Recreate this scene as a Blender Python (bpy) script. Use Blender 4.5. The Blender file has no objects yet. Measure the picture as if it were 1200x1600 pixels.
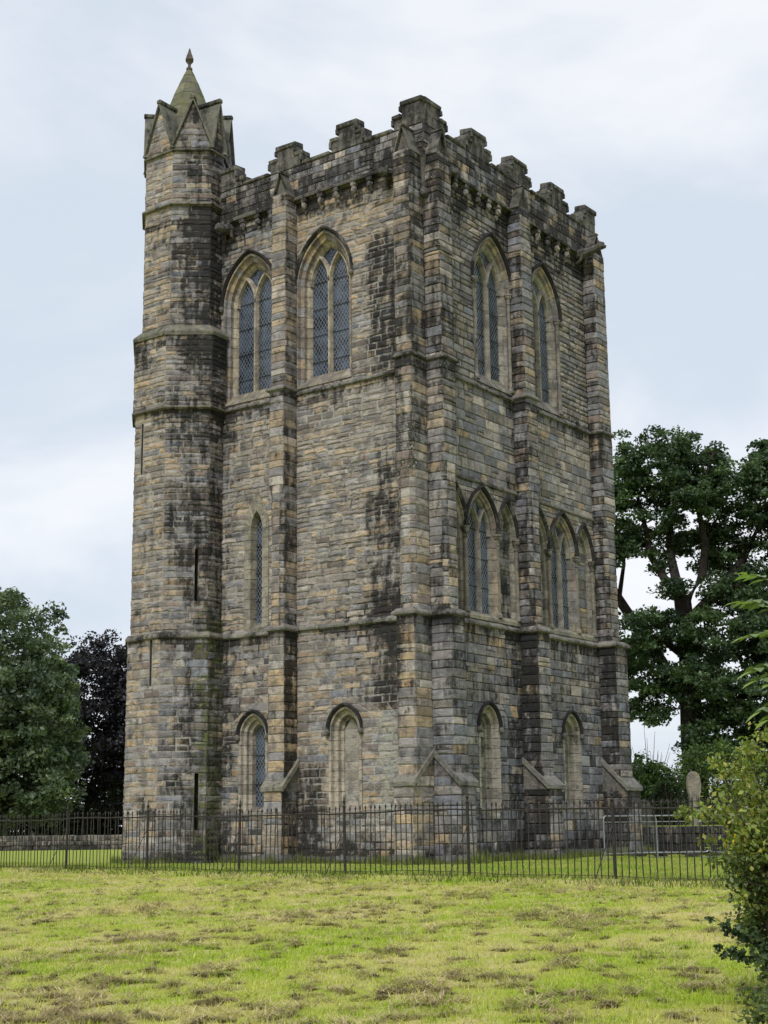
import bpy, math, random
import numpy as np
from mathutils import Vector, Matrix, noise

# ------------------------------------------------------------------ camera
sc = bpy.context.scene
COL = sc.collection
CAM = Vector((22.463, -32.711, 0.991))
R_ = Vector((0.80451079, 0.59381593, -0.01204294))
U_ = Vector((0.1350878, -0.16319875, 0.97730111))
F_ = Vector((-0.57837157, 0.78787614, 0.21151244))
cam_d = bpy.data.cameras.new('camera')
cam_d.sensor_fit = 'VERTICAL'
cam_d.sensor_height = 24.0
cam_d.lens = 2270.19 / 1600 * 24.0
cam_d.clip_end = 3000
cam = bpy.data.objects.new('camera', cam_d)
COL.objects.link(cam)
m = Matrix((R_, U_, -F_)).transposed().to_4x4()
m.translation = CAM
cam.matrix_world = m
sc.camera = cam

# ------------------------------------------------------------------ world, sun, exposure
SUN_EL, SUN_AZ = math.radians(48), math.radians(-72)     # azimuth of the sun in the xy plane, from +x
world = bpy.data.worlds.new('World')
sc.world = world
world.use_nodes = True
nt = world.node_tree
nt.nodes.clear()
def N(tree, typ, **kw):
    n = tree.nodes.new(typ)
    for k, v in kw.items():
        if k == 'inp':
            for kk, vv in v.items():
                n.inputs[kk].default_value = vv
        else:
            setattr(n, k, v)
    return n
wo = N(nt, 'ShaderNodeOutputWorld')
bg = N(nt, 'ShaderNodeBackground', inp={'Strength': 0.1})
sky = N(nt, 'ShaderNodeTexSky')
sky.sky_type = 'NISHITA'
sky.sun_disc = False
sky.sun_elevation = SUN_EL
sky.sun_rotation = math.pi / 2 - SUN_AZ
sky.air_density = 1.0
sky.dust_density = 1.5
tc = N(nt, 'ShaderNodeTexCoord')
mp = N(nt, 'ShaderNodeMapping')
mp.inputs['Scale'].default_value = (1.0, 1.0, 2.6)
n1 = N(nt, 'ShaderNodeTexNoise', inp={'Scale': 2.1, 'Detail': 7.0, 'Roughness': 0.52, 'Distortion': 0.3})
rmp = N(nt, 'ShaderNodeMapRange', inp={'From Min': 0.39, 'From Max': 0.60, 'To Min': 0.0, 'To Max': 1.0})
rmp.interpolation_type = 'SMOOTHSTEP'
cl = N(nt, 'ShaderNodeMix', data_type='RGBA')
cl.inputs[6].default_value = (4.15, 4.6, 5.2, 1)      # thinner, bluish parts of the cloud sheet
cl.inputs[7].default_value = (5.75, 5.85, 6.05, 1)      # bright cloud
mx = N(nt, 'ShaderNodeMix', data_type='RGBA')
mx.inputs[0].default_value = 0.93
L = nt.links.new
L(tc.outputs['Generated'], mp.inputs['Vector'])
L(mp.outputs['Vector'], n1.inputs['Vector'])
L(n1.outputs['Fac'], rmp.inputs['Value'])
L(rmp.outputs['Result'], cl.inputs[0])
L(sky.outputs['Color'], mx.inputs[6])
L(cl.outputs[2], mx.inputs[7])
L(mx.outputs[2], bg.inputs['Color'])
L(bg.outputs['Background'], wo.inputs['Surface'])

sun_d = bpy.data.lights.new('sun', 'SUN')
sun_d.energy = 1.5
sun_d.angle = math.radians(14)
sun_d.color = (1.0, 0.98, 0.95)
sun = bpy.data.objects.new('sun', sun_d)
COL.objects.link(sun)
sd = Vector((math.cos(SUN_EL) * math.cos(SUN_AZ), math.cos(SUN_EL) * math.sin(SUN_AZ), math.sin(SUN_EL)))
sun.rotation_euler = (-sd).to_track_quat('-Z', 'Y').to_euler()
sun['kind'] = 'helper'
sc.view_settings.view_transform = 'Standard'
sc.view_settings.look = 'None'
sc.view_settings.gamma = 1.0
sc.view_settings.use_curve_mapping = False
sc.view_settings.exposure = 0.75
sc.cycles.max_bounces = 6
sc.cycles.transparent_max_bounces = 8

# ------------------------------------------------------------------ helpers
rnd = random.Random(11)
nrs = np.random.RandomState(5)
def rr(a, b): return rnd.uniform(a, b)
def jc(c, a, b):
    k = rnd.uniform(a, b)
    return tuple(x * k for x in c)
def sm(a, b, x):
    t = min(1.0, max(0.0, (x - a) / (b - a)))
    return t * t * (3 - 2 * t)
def project(p):
    d = Vector(p) - CAM
    w = d.dot(F_)
    return (600 + 2270.19 * d.dot(R_) / w, 800 - 2270.19 * d.dot(U_) / w, w)

class MB:
    """collects faces; each vertex carries a colour and three weathering weights"""
    def __init__(s):
        s.v, s.f, s.c, s.w = [], [], [], []
    def add(s, verts, faces, col=(.3, .3, .3), w=(0, 0, 0)):
        b = len(s.v)
        s.v += [tuple(x) for x in verts]
        s.f += [tuple(b + i for i in f) for f in faces]
        if isinstance(col, list): s.c += col
        else: s.c += [col] * len(verts)
        if isinstance(w, list): s.w += w
        else: s.w += [w] * len(verts)
    def build(s, name, mat, parent=None, smooth=False):
        me = bpy.data.meshes.new(name)
        me.from_pydata(s.v, [], s.f)
        n = len(s.v)
        a = me.attributes.new('col', 'FLOAT_COLOR', 'POINT')
        buf = np.ones((n, 4), np.float32); buf[:, :3] = np.array(s.c, np.float32).reshape(n, 3)
        a.data.foreach_set('color', buf.ravel())
        a = me.attributes.new('wx', 'FLOAT_COLOR', 'POINT')
        buf = np.ones((n, 4), np.float32); buf[:, :3] = np.array(s.w, np.float32).reshape(n, 3)
        a.data.foreach_set('color', buf.ravel())
        if smooth:
            me.polygons.foreach_set('use_smooth', [True] * len(me.polygons))
        me.materials.append(mat)
        o = bpy.data.objects.new(name, me)
        COL.objects.link(o)
        if parent: o.parent = parent
        return o

def tag(o, label=None, cat=None, group=None, kind=None):
    if label: o['label'] = label
    if cat: o['category'] = cat
    if group: o['group'] = group
    if kind: o['kind'] = kind
    return o
def empty(name, loc=(0, 0, 0)):
    o = bpy.data.objects.new(name, None)
    COL.objects.link(o)
    return o            # things keep world coordinates; the empty sits at the origin of the site

def np_mesh(name, V, Fq, mat, C=None, parent=None, smooth=False):
    """fast mesh: V (n,3), Fq (m,k) with constant k, C (n,3)"""
    me = bpy.data.meshes.new(name)
    nv, nf, k = len(V), len(Fq), Fq.shape[1]
    me.vertices.add(nv); me.vertices.foreach_set('co', V.astype(np.float32).ravel())
    me.loops.add(nf * k); me.loops.foreach_set('vertex_index', Fq.astype(np.int32).ravel())
    me.polygons.add(nf)
    me.polygons.foreach_set('loop_start', np.arange(0, nf * k, k, dtype=np.int32))
    me.polygons.foreach_set('loop_total', np.full(nf, k, np.int32))
    me.update(calc_edges=True)
    if C is not None:
        a = me.attributes.new('col', 'FLOAT_COLOR', 'POINT')
        buf = np.ones((nv, 4), np.float32); buf[:, :3] = C
        a.data.foreach_set('color', buf.ravel())
    if smooth: me.polygons.foreach_set('use_smooth', [True] * nf)
    me.materials.append(mat)
    o = bpy.data.objects.new(name, me)
    COL.objects.link(o)
    if parent: o.parent = parent
    return o

def mat_new(name):
    mt = bpy.data.materials.new(name)
    mt.use_nodes = True
    t = mt.node_tree
    b = t.nodes['Principled BSDF']
    return mt, t, b
def mathn(t, op, a, b=None, clamp=False):
    n = t.nodes.new('ShaderNodeMath'); n.operation = op; n.use_clamp = clamp
    for i, x in enumerate((a, b)):
        if x is None: continue
        if isinstance(x, (int, float)): n.inputs[i].default_value = x
        else: t.links.new(x, n.inputs[i])
    return n.outputs[0]
def mixn(t, fac, a, b, blend='MIX'):
    n = t.nodes.new('ShaderNodeMix'); n.data_type = 'RGBA'; n.blend_type = blend
    for i, x in ((0, fac), (6, a), (7, b)):
        if isinstance(x, (int, float)): n.inputs[i].default_value = x
        elif isinstance(x, tuple): n.inputs[i].default_value = (*x, 1) if len(x) == 3 else x
        else: t.links.new(x, n.inputs[i])
    return n.outputs[2]
def noisen(t, vec, scale, detail=4, rough=.55, dist=0):
    n = t.nodes.new('ShaderNodeTexNoise')
    n.inputs['Scale'].default_value = scale; n.inputs['Detail'].default_value = detail
    n.inputs['Roughness'].default_value = rough; n.inputs['Distortion'].default_value = dist
    t.links.new(vec, n.inputs['Vector'])
    return n.outputs['Fac']
def ramp(t, x, a, b, lo=0.0, hi=1.0):
    n = t.nodes.new('ShaderNodeMapRange'); n.interpolation_type = 'SMOOTHSTEP'
    n.inputs['From Min'].default_value = a; n.inputs['From Max'].default_value = b
    n.inputs['To Min'].default_value = lo; n.inputs['To Max'].default_value = hi
    t.links.new(x, n.inputs['Value'])
    return n.outputs['Result']

# ---- stone: per stone colour, soot, algae and lichen weights, grain
def stone_material(name, bump=.85):
    mt, t, b = mat_new(name)
    geo = t.nodes.new('ShaderNodeNewGeometry').outputs['Position']
    ac = t.nodes.new('ShaderNodeAttribute'); ac.attribute_name = 'col'
    aw = t.nodes.new('ShaderNodeAttribute'); aw.attribute_name = 'wx'
    sp = t.nodes.new('ShaderNodeSeparateColor'); t.links.new(aw.outputs['Color'], sp.inputs[0])
    nl = noisen(t, geo, 1.3, 6, .6)
    nm = noisen(t, geo, 6.0, 5, .62, .4)
    nf = noisen(t, geo, 30, 4, .6)
    mpn = t.nodes.new('ShaderNodeMapping'); mpn.inputs['Scale'].default_value = (1, 1, .16)
    t.links.new(geo, mpn.inputs['Vector'])
    ns = noisen(t, mpn.outputs[0], 5.0, 4, .6)              # runs drawn down by rain
    mpb = t.nodes.new('ShaderNodeMapping'); mpb.inputs['Scale'].default_value = (1, 1, 5.0)
    mpb.inputs['Rotation'].default_value = (.12, .1, 0)
    t.links.new(geo, mpb.inputs['Vector'])
    nb = noisen(t, mpb.outputs[0], 4.0, 4, .65, .5)         # bedding of the sandstone
    g = mathn(t, 'ADD', mathn(t, 'MULTIPLY', nm, 1.0), mathn(t, 'MULTIPLY', nb, 1.0))
    g = mathn(t, 'ADD', mathn(t, 'ADD', g, mathn(t, 'MULTIPLY', nf, .8)), -.36)
    cg = t.nodes.new('ShaderNodeVectorMath'); cg.operation = 'SCALE'
    t.links.new(ac.outputs['Color'], cg.inputs[0]); t.links.new(g, cg.inputs['Scale'])
    col = cg.outputs[0]
    col = mixn(t, ramp(t, nb, .56, .7, 0, .18), col, (.29, .19, .11), 'MIX')
    nk = noisen(t, geo, 2.4, 7, .68, .6)                     # grey weathering crust in patches over several stones
    nh = noisen(t, geo, 3.7, 5, .6, .8)
    col = mixn(t, ramp(t, nh, .54, .70, 0, .30), col, (.40, .37, .31))
    col = mixn(t, ramp(t, nk, .46, .60, .0, .6), col, (.098, .094, .097))
    s = mathn(t, 'ADD', sp.outputs[0], mathn(t, 'MULTIPLY', mathn(t, 'SUBTRACT', nl, .5), .75))
    s = mathn(t, 'ADD', s, mathn(t, 'MULTIPLY', mathn(t, 'SUBTRACT', ns, .5), 1.1))
    s = mathn(t, 'ADD', s, mathn(t, 'MULTIPLY', mathn(t, 'SUBTRACT', nm, .5), 1.0))
    col = mixn(t, ramp(t, s, .28, .74, 0, .94), col, (.016, .0155, .0155))
    gq = mathn(t, 'ADD', sp.outputs[1], mathn(t, 'MULTIPLY', mathn(t, 'SUBTRACT', nm, .5), 1.5))
    gq = mathn(t, 'ADD', gq, mathn(t, 'MULTIPLY', mathn(t, 'SUBTRACT', nl, .5), .8))
    col = mixn(t, ramp(t, gq, .38, .8, 0, .8), col, (.125, .150, .045))
    lq = mathn(t, 'ADD', sp.outputs[2], mathn(t, 'MULTIPLY', mathn(t, 'SUBTRACT', nf, .5), 1.5))
    lq = mathn(t, 'ADD', lq, mathn(t, 'MULTIPLY', mathn(t, 'SUBTRACT', nm, .5), 1.3))
    col = mixn(t, ramp(t, lq, .5, .72, 0, .75), col, (.36, .36, .31))
    t.links.new(col, b.inputs['Base Color'])
    b.inputs['Roughness'].default_value = .92
    b.inputs['Specular IOR Level'].default_value = .25
    h = mathn(t, 'ADD', mathn(t, 'MULTIPLY', nm, 1.0), mathn(t, 'MULTIPLY', nf, .45))
    h = mathn(t, 'ADD', h, mathn(t, 'MULTIPLY', nb, .7))
    bp = t.nodes.new('ShaderNodeBump'); bp.inputs['Strength'].default_value = bump
    bp.inputs['Distance'].default_value = .035
    t.links.new(h, bp.inputs['Height']); t.links.new(bp.outputs[0], b.inputs['Normal'])
    return mt
M_STONE = stone_material('weathered_sandstone')

def simple(name, col, rough=.6, metal=0, var=.3, scale=8, bump=0, spec=.4):
    mt, t, b = mat_new(name)
    geo = t.nodes.new('ShaderNodeNewGeometry').outputs['Position']
    n = noisen(t, geo, scale, 5, .6)
    c = mixn(t, ramp(t, n, .3, .7), tuple(x * (1 - var) for x in col), tuple(x * (1 + var) for x in col))
    t.links.new(c, b.inputs['Base Color'])
    b.inputs['Roughness'].default_value = rough; b.inputs['Metallic'].default_value = metal
    b.inputs['Specular IOR Level'].default_value = spec
    if bump:
        bp = t.nodes.new('ShaderNodeBump'); bp.inputs['Strength'].default_value = bump
        bp.inputs['Distance'].default_value = .02
        t.links.new(n, bp.inputs['Height']); t.links.new(bp.outputs[0], b.inputs['Normal'])
    return mt
M_IRON = simple('rusting_black_iron', (.024, .019, .017), .65, .0, .5, 25, .2)
M_GALV = simple('galvanised_steel', (.27, .285, .30), .42, .6, .15, 20)
M_LEAD = simple('lead_came_and_wire', (.20, .225, .26), .5, .4, .3, 30)
M_DARK = simple('dark_void', (.008, .008, .009), .95, 0, .3, 4)
M_BARK = simple('bark', (.032, .027, .024), .95, 0, .45, 6, .6, .1)
M_TWIG = simple('twig_bark', (.06, .045, .035), .9, 0, .4, 20, 0, .1)
def glass_material():
    mt, t, b = mat_new('old_window_glass')
    geo = t.nodes.new('ShaderNodeNewGeometry').outputs['Position']
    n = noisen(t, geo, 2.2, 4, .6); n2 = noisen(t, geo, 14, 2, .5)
    c = mixn(t, ramp(t, n, .38, .66), (.008, .013, .022), (.075, .10, .15))  # paler blue patches paint the glint of the sky into the base colour
    t.links.new(c, b.inputs['Base Color'])
    b.inputs['Roughness'].default_value = .14; b.inputs['Specular IOR Level'].default_value = .7
    bp = t.nodes.new('ShaderNodeBump'); bp.inputs['Strength'].default_value = .6; bp.inputs['Distance'].default_value = .04
    t.links.new(n2, bp.inputs['Height']); t.links.new(bp.outputs[0], b.inputs['Normal'])
    return mt
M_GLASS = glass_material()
def leaf_material(name, gain=1.0, trans=.35, gloss=.45):
    mt, t, b = mat_new(name)
    ac = t.nodes.new('ShaderNodeAttribute'); ac.attribute_name = 'col'
    t.links.new(ac.outputs['Color'], b.inputs['Base Color'])
    b.inputs['Roughness'].default_value = gloss; b.inputs['Specular IOR Level'].default_value = .35
    tr = t.nodes.new('ShaderNodeBsdfTranslucent')
    sc_ = t.nodes.new('ShaderNodeVectorMath'); sc_.operation = 'MULTIPLY'
    t.links.new(ac.outputs['Color'], sc_.inputs[0]); sc_.inputs[1].default_value = (1.1, 1.3, .5)
    t.links.new(sc_.outputs[0], tr.inputs['Color'])
    ms = t.nodes.new('ShaderNodeMixShader'); ms.inputs[0].default_value = trans
    t.links.new(b.outputs[0], ms.inputs[1]); t.links.new(tr.outputs[0], ms.inputs[2])
    t.links.new(ms.outputs[0], t.nodes['Material Output'].inputs['Surface'])
    return mt
M_LEAF = leaf_material('leaves')
M_GRASS = leaf_material('grass_blades', trans=.3, gloss=.6)

# ------------------------------------------------------------------ masonry
PAL = dict(tan=(.34, .268, .194), buff=(.36, .318, .285), ochre=(.38, .28, .178), grey=(.235, .221, .224),
           blue=(.183, .184, .210), brown=(.215, .174, .154), dark=(.07, .067, .068), pale=(.52, .49, .46), drab=(.272, .240, .208))
def pick(wts):
    s = sum(wts.values()); r = rnd.random() * s
    for k, v in wts.items():
        r -= v
        if r <= 0: return k
    return k
def box_w(x, a, b, s): return sm(a - s, a + s, x) * (1 - sm(b - s, b + s, x))
def palette(key, P, n):
    x, y, z = P
    if key == 'L':
        if z > 13.8:
            o = box_w(x, -4.9, -1.6, .5) * box_w(z, 17.9, 19.9, .3)
            return dict(tan=.16 + o, drab=.25, buff=.06 + .5 * o, ochre=.01 + .7 * o, grey=.34, brown=.2, blue=.03)
        if z > 6.6: return dict(tan=.24, drab=.40, buff=.10, grey=.20, brown=.12)
        return dict(tan=.32, drab=.28, grey=.2, blue=.03, ochre=.04, brown=.14, buff=.06, dark=.02)
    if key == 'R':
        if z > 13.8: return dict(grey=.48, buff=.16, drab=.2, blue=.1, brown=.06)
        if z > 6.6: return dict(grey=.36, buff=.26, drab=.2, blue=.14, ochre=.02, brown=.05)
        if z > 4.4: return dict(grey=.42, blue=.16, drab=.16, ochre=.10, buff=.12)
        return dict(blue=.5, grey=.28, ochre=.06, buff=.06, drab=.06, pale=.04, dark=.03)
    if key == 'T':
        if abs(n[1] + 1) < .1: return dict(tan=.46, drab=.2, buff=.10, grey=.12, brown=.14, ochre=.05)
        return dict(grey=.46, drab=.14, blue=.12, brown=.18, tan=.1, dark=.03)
    if key == 'P': return dict(grey=.5, dark=.22, blue=.14, tan=.14, buff=.06)
    if key == 'ML':
        if z < 6.6: return dict(ochre=.16, tan=.46, drab=.16, buff=.08, grey=.14)
        return dict(tan=.3, buff=.22, grey=.32, brown=.16)
    if key == 'A':
        if z < 6.6: return dict(ochre=.11, buff=.2, grey=.3, tan=.22, drab=.12, blue=.08)
        return dict(grey=.4, buff=.2, tan=.22, brown=.14)
    if key == 'B':
        if z < 6.6: return dict(grey=.48, blue=.24, buff=.12, ochre=.06, drab=.1)
        return dict(grey=.44, buff=.22, tan=.16, blue=.1, brown=.06)
    if key == 'K': return dict(blue=.2, grey=.5, tan=.15, dark=.15)
    if key in ('MR', 'FR'):
        if z < 6.6: return dict(grey=.44, dark=.16, tan=.14, blue=.14, buff=.08, brown=.06)
        return dict(grey=.5, brown=.14, buff=.12, tan=.12, blue=.12)
    return dict(grey=1)
def weather(key, P, n):
    q = Vector(P)
    n1_, n2_ = noise.noise(q * .55), noise.noise(q * 1.9 + Vector((9, 3, 1)))
    x, y, z = P[0] + .35 * n1_ + .16 * n2_, P[1] + .35 * n1_ + .16 * n2_, P[2] + .9 * n1_ + .3 * n2_
    s, g, l = .145 + .10 * n1_, -.2, .14
    for zz in (Z1, Z2, ZP + .05):                       # rain brings soot down from every ledge
        dz = zz - P[2]
        if 0 < dz < 1.3: s += .16 * (1 - dz / 1.3) + .22 * max(0, 1 - dz / .4)
        elif -.55 < dz <= 0: s += .08
    if P[2] < .5: s += .3 * (1 - max(P[2], 0) / .5)
    if key == 'L':
        s += .5 * box_w(x, -2.1, .3, .35) * box_w(z, 13.9, 18.6, .5)
        s += .42 * box_w(x, -2.2, .3, .45) * box_w(z, 6.7, 11.5, 1.2)
        s += .55 * box_w(x, -1.9, -.3, .5) * box_w(z, 4.5, 7.2, .7)
        s += .5 * box_w(x, -4.9, -3.7, .35) * box_w(z, -1, 2.6, .6)
        s += .5 * box_w(x, -3.3, -2.4, .3) * box_w(z, -1, 1.3, .25)
        s += .3 * box_w(x, -9, -7.3, .3) + .16 * box_w(x, -9, -5.3, .2) * (1 - sm(5.5, 6.6, z))
        s += .3 * box_w(z, 19.4, 20.4, .2) + .35 * (1 - sm(.1, .7, z))
        g += .76 * box_w(P[0], -8.6, -7.6, .2) * (1 - sm(6.5, 8.2, z)) + .72 * box_w(x, -1.8, -.8, .2) * box_w(z, 1.6, 4.4, .3)
        l += .4 * box_w(x, -1.9, -.7, .2) * box_w(z, 1.2, 4.5, .3) + .12 * sm(6, 3, z)
    elif key == 'R':
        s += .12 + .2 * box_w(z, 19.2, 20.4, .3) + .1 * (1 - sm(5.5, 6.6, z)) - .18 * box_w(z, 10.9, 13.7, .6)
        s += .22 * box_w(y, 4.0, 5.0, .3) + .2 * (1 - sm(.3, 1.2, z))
    elif key == 'T':
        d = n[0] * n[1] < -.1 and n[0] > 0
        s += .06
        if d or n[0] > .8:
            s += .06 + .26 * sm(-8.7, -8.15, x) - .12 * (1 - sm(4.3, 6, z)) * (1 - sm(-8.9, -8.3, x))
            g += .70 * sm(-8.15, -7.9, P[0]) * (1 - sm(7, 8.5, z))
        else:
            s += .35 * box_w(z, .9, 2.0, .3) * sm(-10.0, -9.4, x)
        s += .08 * box_w(z, 16.6, 20.6, .5) * sm(-8.95, -8.8, x) + .3 * box_w(z, 15.3, 16.3, .3)
        l += .12 * (1 - sm(5, 8, z))
    elif key == 'P':
        s += .40; l += .12; g += .0
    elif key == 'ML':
        if n[0] > .5: s += .42 if z < 6.7 else .18  # shade on the side turned from the sun, painted in through the soot weight
        g += .4 * box_w(z, 6.0, 7.0, .3)
    elif key == 'A':
        s += .06 + .2 * sm(13.5, 14.5, z)
        s += .5 * box_w(z, 4.6, 6.9, .5) * (1 - sm(-.6, -.25, x)) + .2 * box_w(z, 11, 13.8, .5)
        g += .3 * box_w(z, .5, 3, .5)
        l += .2 * box_w(z, 3, 13, .5)
    elif key == 'B':
        s += .16 + .12 * sm(13.5, 14.5, z); l += .12
    elif key in ('MR', 'FR'):
        s += .13
        if n[1] < -.5: s += .14 + .2 * (1 - sm(5, 7, z))
    elif key == 'K':
        s += .25; g += .2
    return (s, g, l)

Z1, Z2, ZP, ZT = 6.63, 13.83, 20.15, 21.30       # string courses, corbel table, parapet
STONES = []          # (verts, faces, cols, wx, area in the picture)
core = MB()          # mortar behind the stones
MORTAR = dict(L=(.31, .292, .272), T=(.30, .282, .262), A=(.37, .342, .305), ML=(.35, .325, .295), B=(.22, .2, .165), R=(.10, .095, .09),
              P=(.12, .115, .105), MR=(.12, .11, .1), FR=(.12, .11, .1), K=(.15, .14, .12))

class Frame:
    def __init__(s, a, b):
        s.o = Vector((a[0], a[1])); d = Vector((b[0] - a[0], b[1] - a[1])); s.len = d.length
        s.u = d.normalized(); s.n = Vector((s.u.y, -s.u.x))
    def __call__(s, u, n, z):
        return (s.o.x + s.u.x * u + s.n.x * n, s.o.y + s.u.y * u + s.n.y * n, z)
FL = Frame((0, 0), (1, 0))      # u = x, outward -y
FR_ = Frame((0, 0), (0, 1))     # u = y, outward +x

_F8 = []
for i in range(8):
    j = (i + 1) % 8
    _F8 += [(i, j, 8 + j, 8 + i), (8 + i, 8 + j, 16 + j, 16 + i), (16 + i, 16 + j, 24)]
STYLES = dict(rubble=dict(h=(.13, .23), l=(.24, .84), g=.0125, j=.012, b=.02, bulge=(.0, .02), off=(.007, .028), split=.12, cut=.016),
              coursed=dict(h=(.16, .27), l=(.28, .82), g=.012, j=.010, b=.018, bulge=(.0, .018), off=(.005, .024), split=.12, cut=.012),
              ashlar=dict(h=(.21, .35), l=(.28, .70), g=.008, j=.008, b=.015, bulge=(-.003, .012), off=(.004, .020), split=.14),
              quoin=dict(h=(.19, .31), l=(.42, .85), g=.008, j=.010, b=.020, bulge=(-.002, .014), off=(.004, .026), split=.06),
              dressed=dict(h=(.24, .34), l=(.4, .9), g=.006, j=.004, b=.010, bulge=(-.002, .005), off=(.004, .012), split=.03))
def rows_for(z0, z1, style, crit=()):
    h0, h1 = STYLES[style]['h']
    zs = sorted({z0, z1, *[c for c in crit if z0 + .1 < c < z1 - .1]})
    out = [z0]
    for a, b in zip(zs[:-1], zs[1:]):
        hs = []
        while sum(hs) < b - a: hs.append(rr(h0, h1))
        if len(hs) > 1 and sum(hs) - (b - a) > hs[-1] / 2: hs.pop()
        k = (b - a) / sum(hs)
        for h in hs: out.append(out[-1] + h * k)
        out[-1] = b
    return out

def one_stone(key, fr, q, st, colour=None, arris=()):
    """q = (ul_bottom, ur_bottom, ul_top, ur_top, z_bottom, z_top)"""
    lb, rb, lt, rt, zb, zt = q
    if rb - lb < .02 and rt - lt < .02: return
    S = STYLES[st]; g, jj, bb = S['g'], S['j'], S['b']
    w = max(rb - lb, rt - lt); h = zt - zb
    bb = min(bb, w * .2, h * .2)
    off = rr(*S['off']); bul = rr(*S['bulge'])
    J = lambda: rr(-jj, jj)
    gl = 0 if arris and min(abs(lb - a_) for a_ in arris) < .01 else g
    gr = 0 if arris and min(abs(rb - a_) for a_ in arris) < .01 else g
    corners = [(lb + gl, zb + g), (rb - gr, zb + g), (rt - gr, zt - g), (lt + gl, zt - g)]
    out = []
    ct = S.get('cut', .004)
    corners = [(p[0] + (1, -1, -1, 1)[i] * rr(0, min(ct, w * .12)) * ((gl if i in (0, 3) else gr) > 0), p[1] + (1, 1, -1, -1)[i] * rr(0, min(ct, h * .2))) for i, p in enumerate(corners)]
    for i in range(4):
        a, b = corners[i], corners[(i + 1) % 4]
        out.append((a[0], a[1]))
        out.append(((a[0] + b[0]) / 2 + rr(-.1, .1) * (b[0] - a[0]), (a[1] + b[1]) / 2))
    o2 = [(p[0] + J() * .6, p[1] + J() * .6) for p in out]
    cu = sum(p[0] for p in out) / 8; cz = sum(p[1] for p in out) / 8
    V = [fr(p[0], -.05, p[1]) for p in out]
    V += [fr(p[0], off - bb * .8, p[1]) for p in o2]
    for p in o2:
        du, dz = cu - p[0], cz - p[1]
        d = math.hypot(du, dz) + 1e-6
        k = min(bb * 1.25, d * .45) / d
        V.append(fr(p[0] + du * k, off + rr(-.6, .6) * jj, p[1] + dz * k))
    V.append(fr(cu + rr(-.15, .15) * w, off + bul, cz + rr(-.15, .15) * h))
    P = fr(cu, 0, cz)
    nn = (fr.n.x, fr.n.y)
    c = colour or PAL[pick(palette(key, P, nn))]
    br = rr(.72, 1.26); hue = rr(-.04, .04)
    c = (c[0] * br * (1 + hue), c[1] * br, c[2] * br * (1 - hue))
    jit = rr(-.14, .16); jl = rr(-.1, .12)
    W = []
    for v in V:
        s, gq, l = weather(key, v, nn)
        if arris:
            uu = (v[0] - fr.o.x) * fr.u.x + (v[1] - fr.o.y) * fr.u.y
            s += (.0 if key == 'T' else .15) * max(math.exp(-abs(uu - a_) / .07) for a_ in arris)
        W.append((s + jit, gq, l + jl))
    # size of the stone in the picture
    px = [project(fr(*p)) for p in ((lb, 0, zb), (rb, 0, zb), (rt, 0, zt), (lt, 0, zt))]
    ar = 0
    for i in range(4):
        a, b = px[i], px[(i + 1) % 4]; ar += a[0] * b[1] - b[0] * a[1]
    STONES.append((V, _F8, [c] * 25, W, ar / 2, fr(cu, .1, cz)))

class Hole:
    """rectangular or pointed opening in a wall; u measured in the frame of the wall"""
    def __init__(s, c, w, z0, zs, za):
        s.c, s.w, s.z0, s.zs, s.za = c, w, z0, zs, za
        h = za - zs; s.r = (w * w + h * h) / (2 * w) if h > 0 else 0
    def span(s, z):
        if z < s.z0 or z > s.za: return None
        if z <= s.zs or s.r == 0: return (s.c - s.w, s.c + s.w)
        x = math.sqrt(max(0, s.r ** 2 - (z - s.zs) ** 2)) - (s.r - s.w)
        x = max(0, x)
        return (s.c - x, s.c + x)
    def outline(s, e=0.0, n=9, sill=0.0):
        """points from lower left over the point to lower right, offset inward by e"""
        w = s.w - e
        h = s.za - s.zs; za = s.zs + h * (w / s.w) ** .9
        h = za - s.zs; r = (w * w + h * h) / (2 * w)
        pts = [(s.c - w, s.z0 + sill)]
        tmax = math.atan2(h, r - w)
        for i in range(n + 1):
            t = tmax * i / n
            pts.append((s.c + (r - w) - r * math.cos(t), s.zs + r * math.sin(t)))
        pts[-1] = (s.c, za)
        right = [(2 * s.c - p[0], p[1]) for p in reversed(pts[:-1])]
        return pts + right

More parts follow.
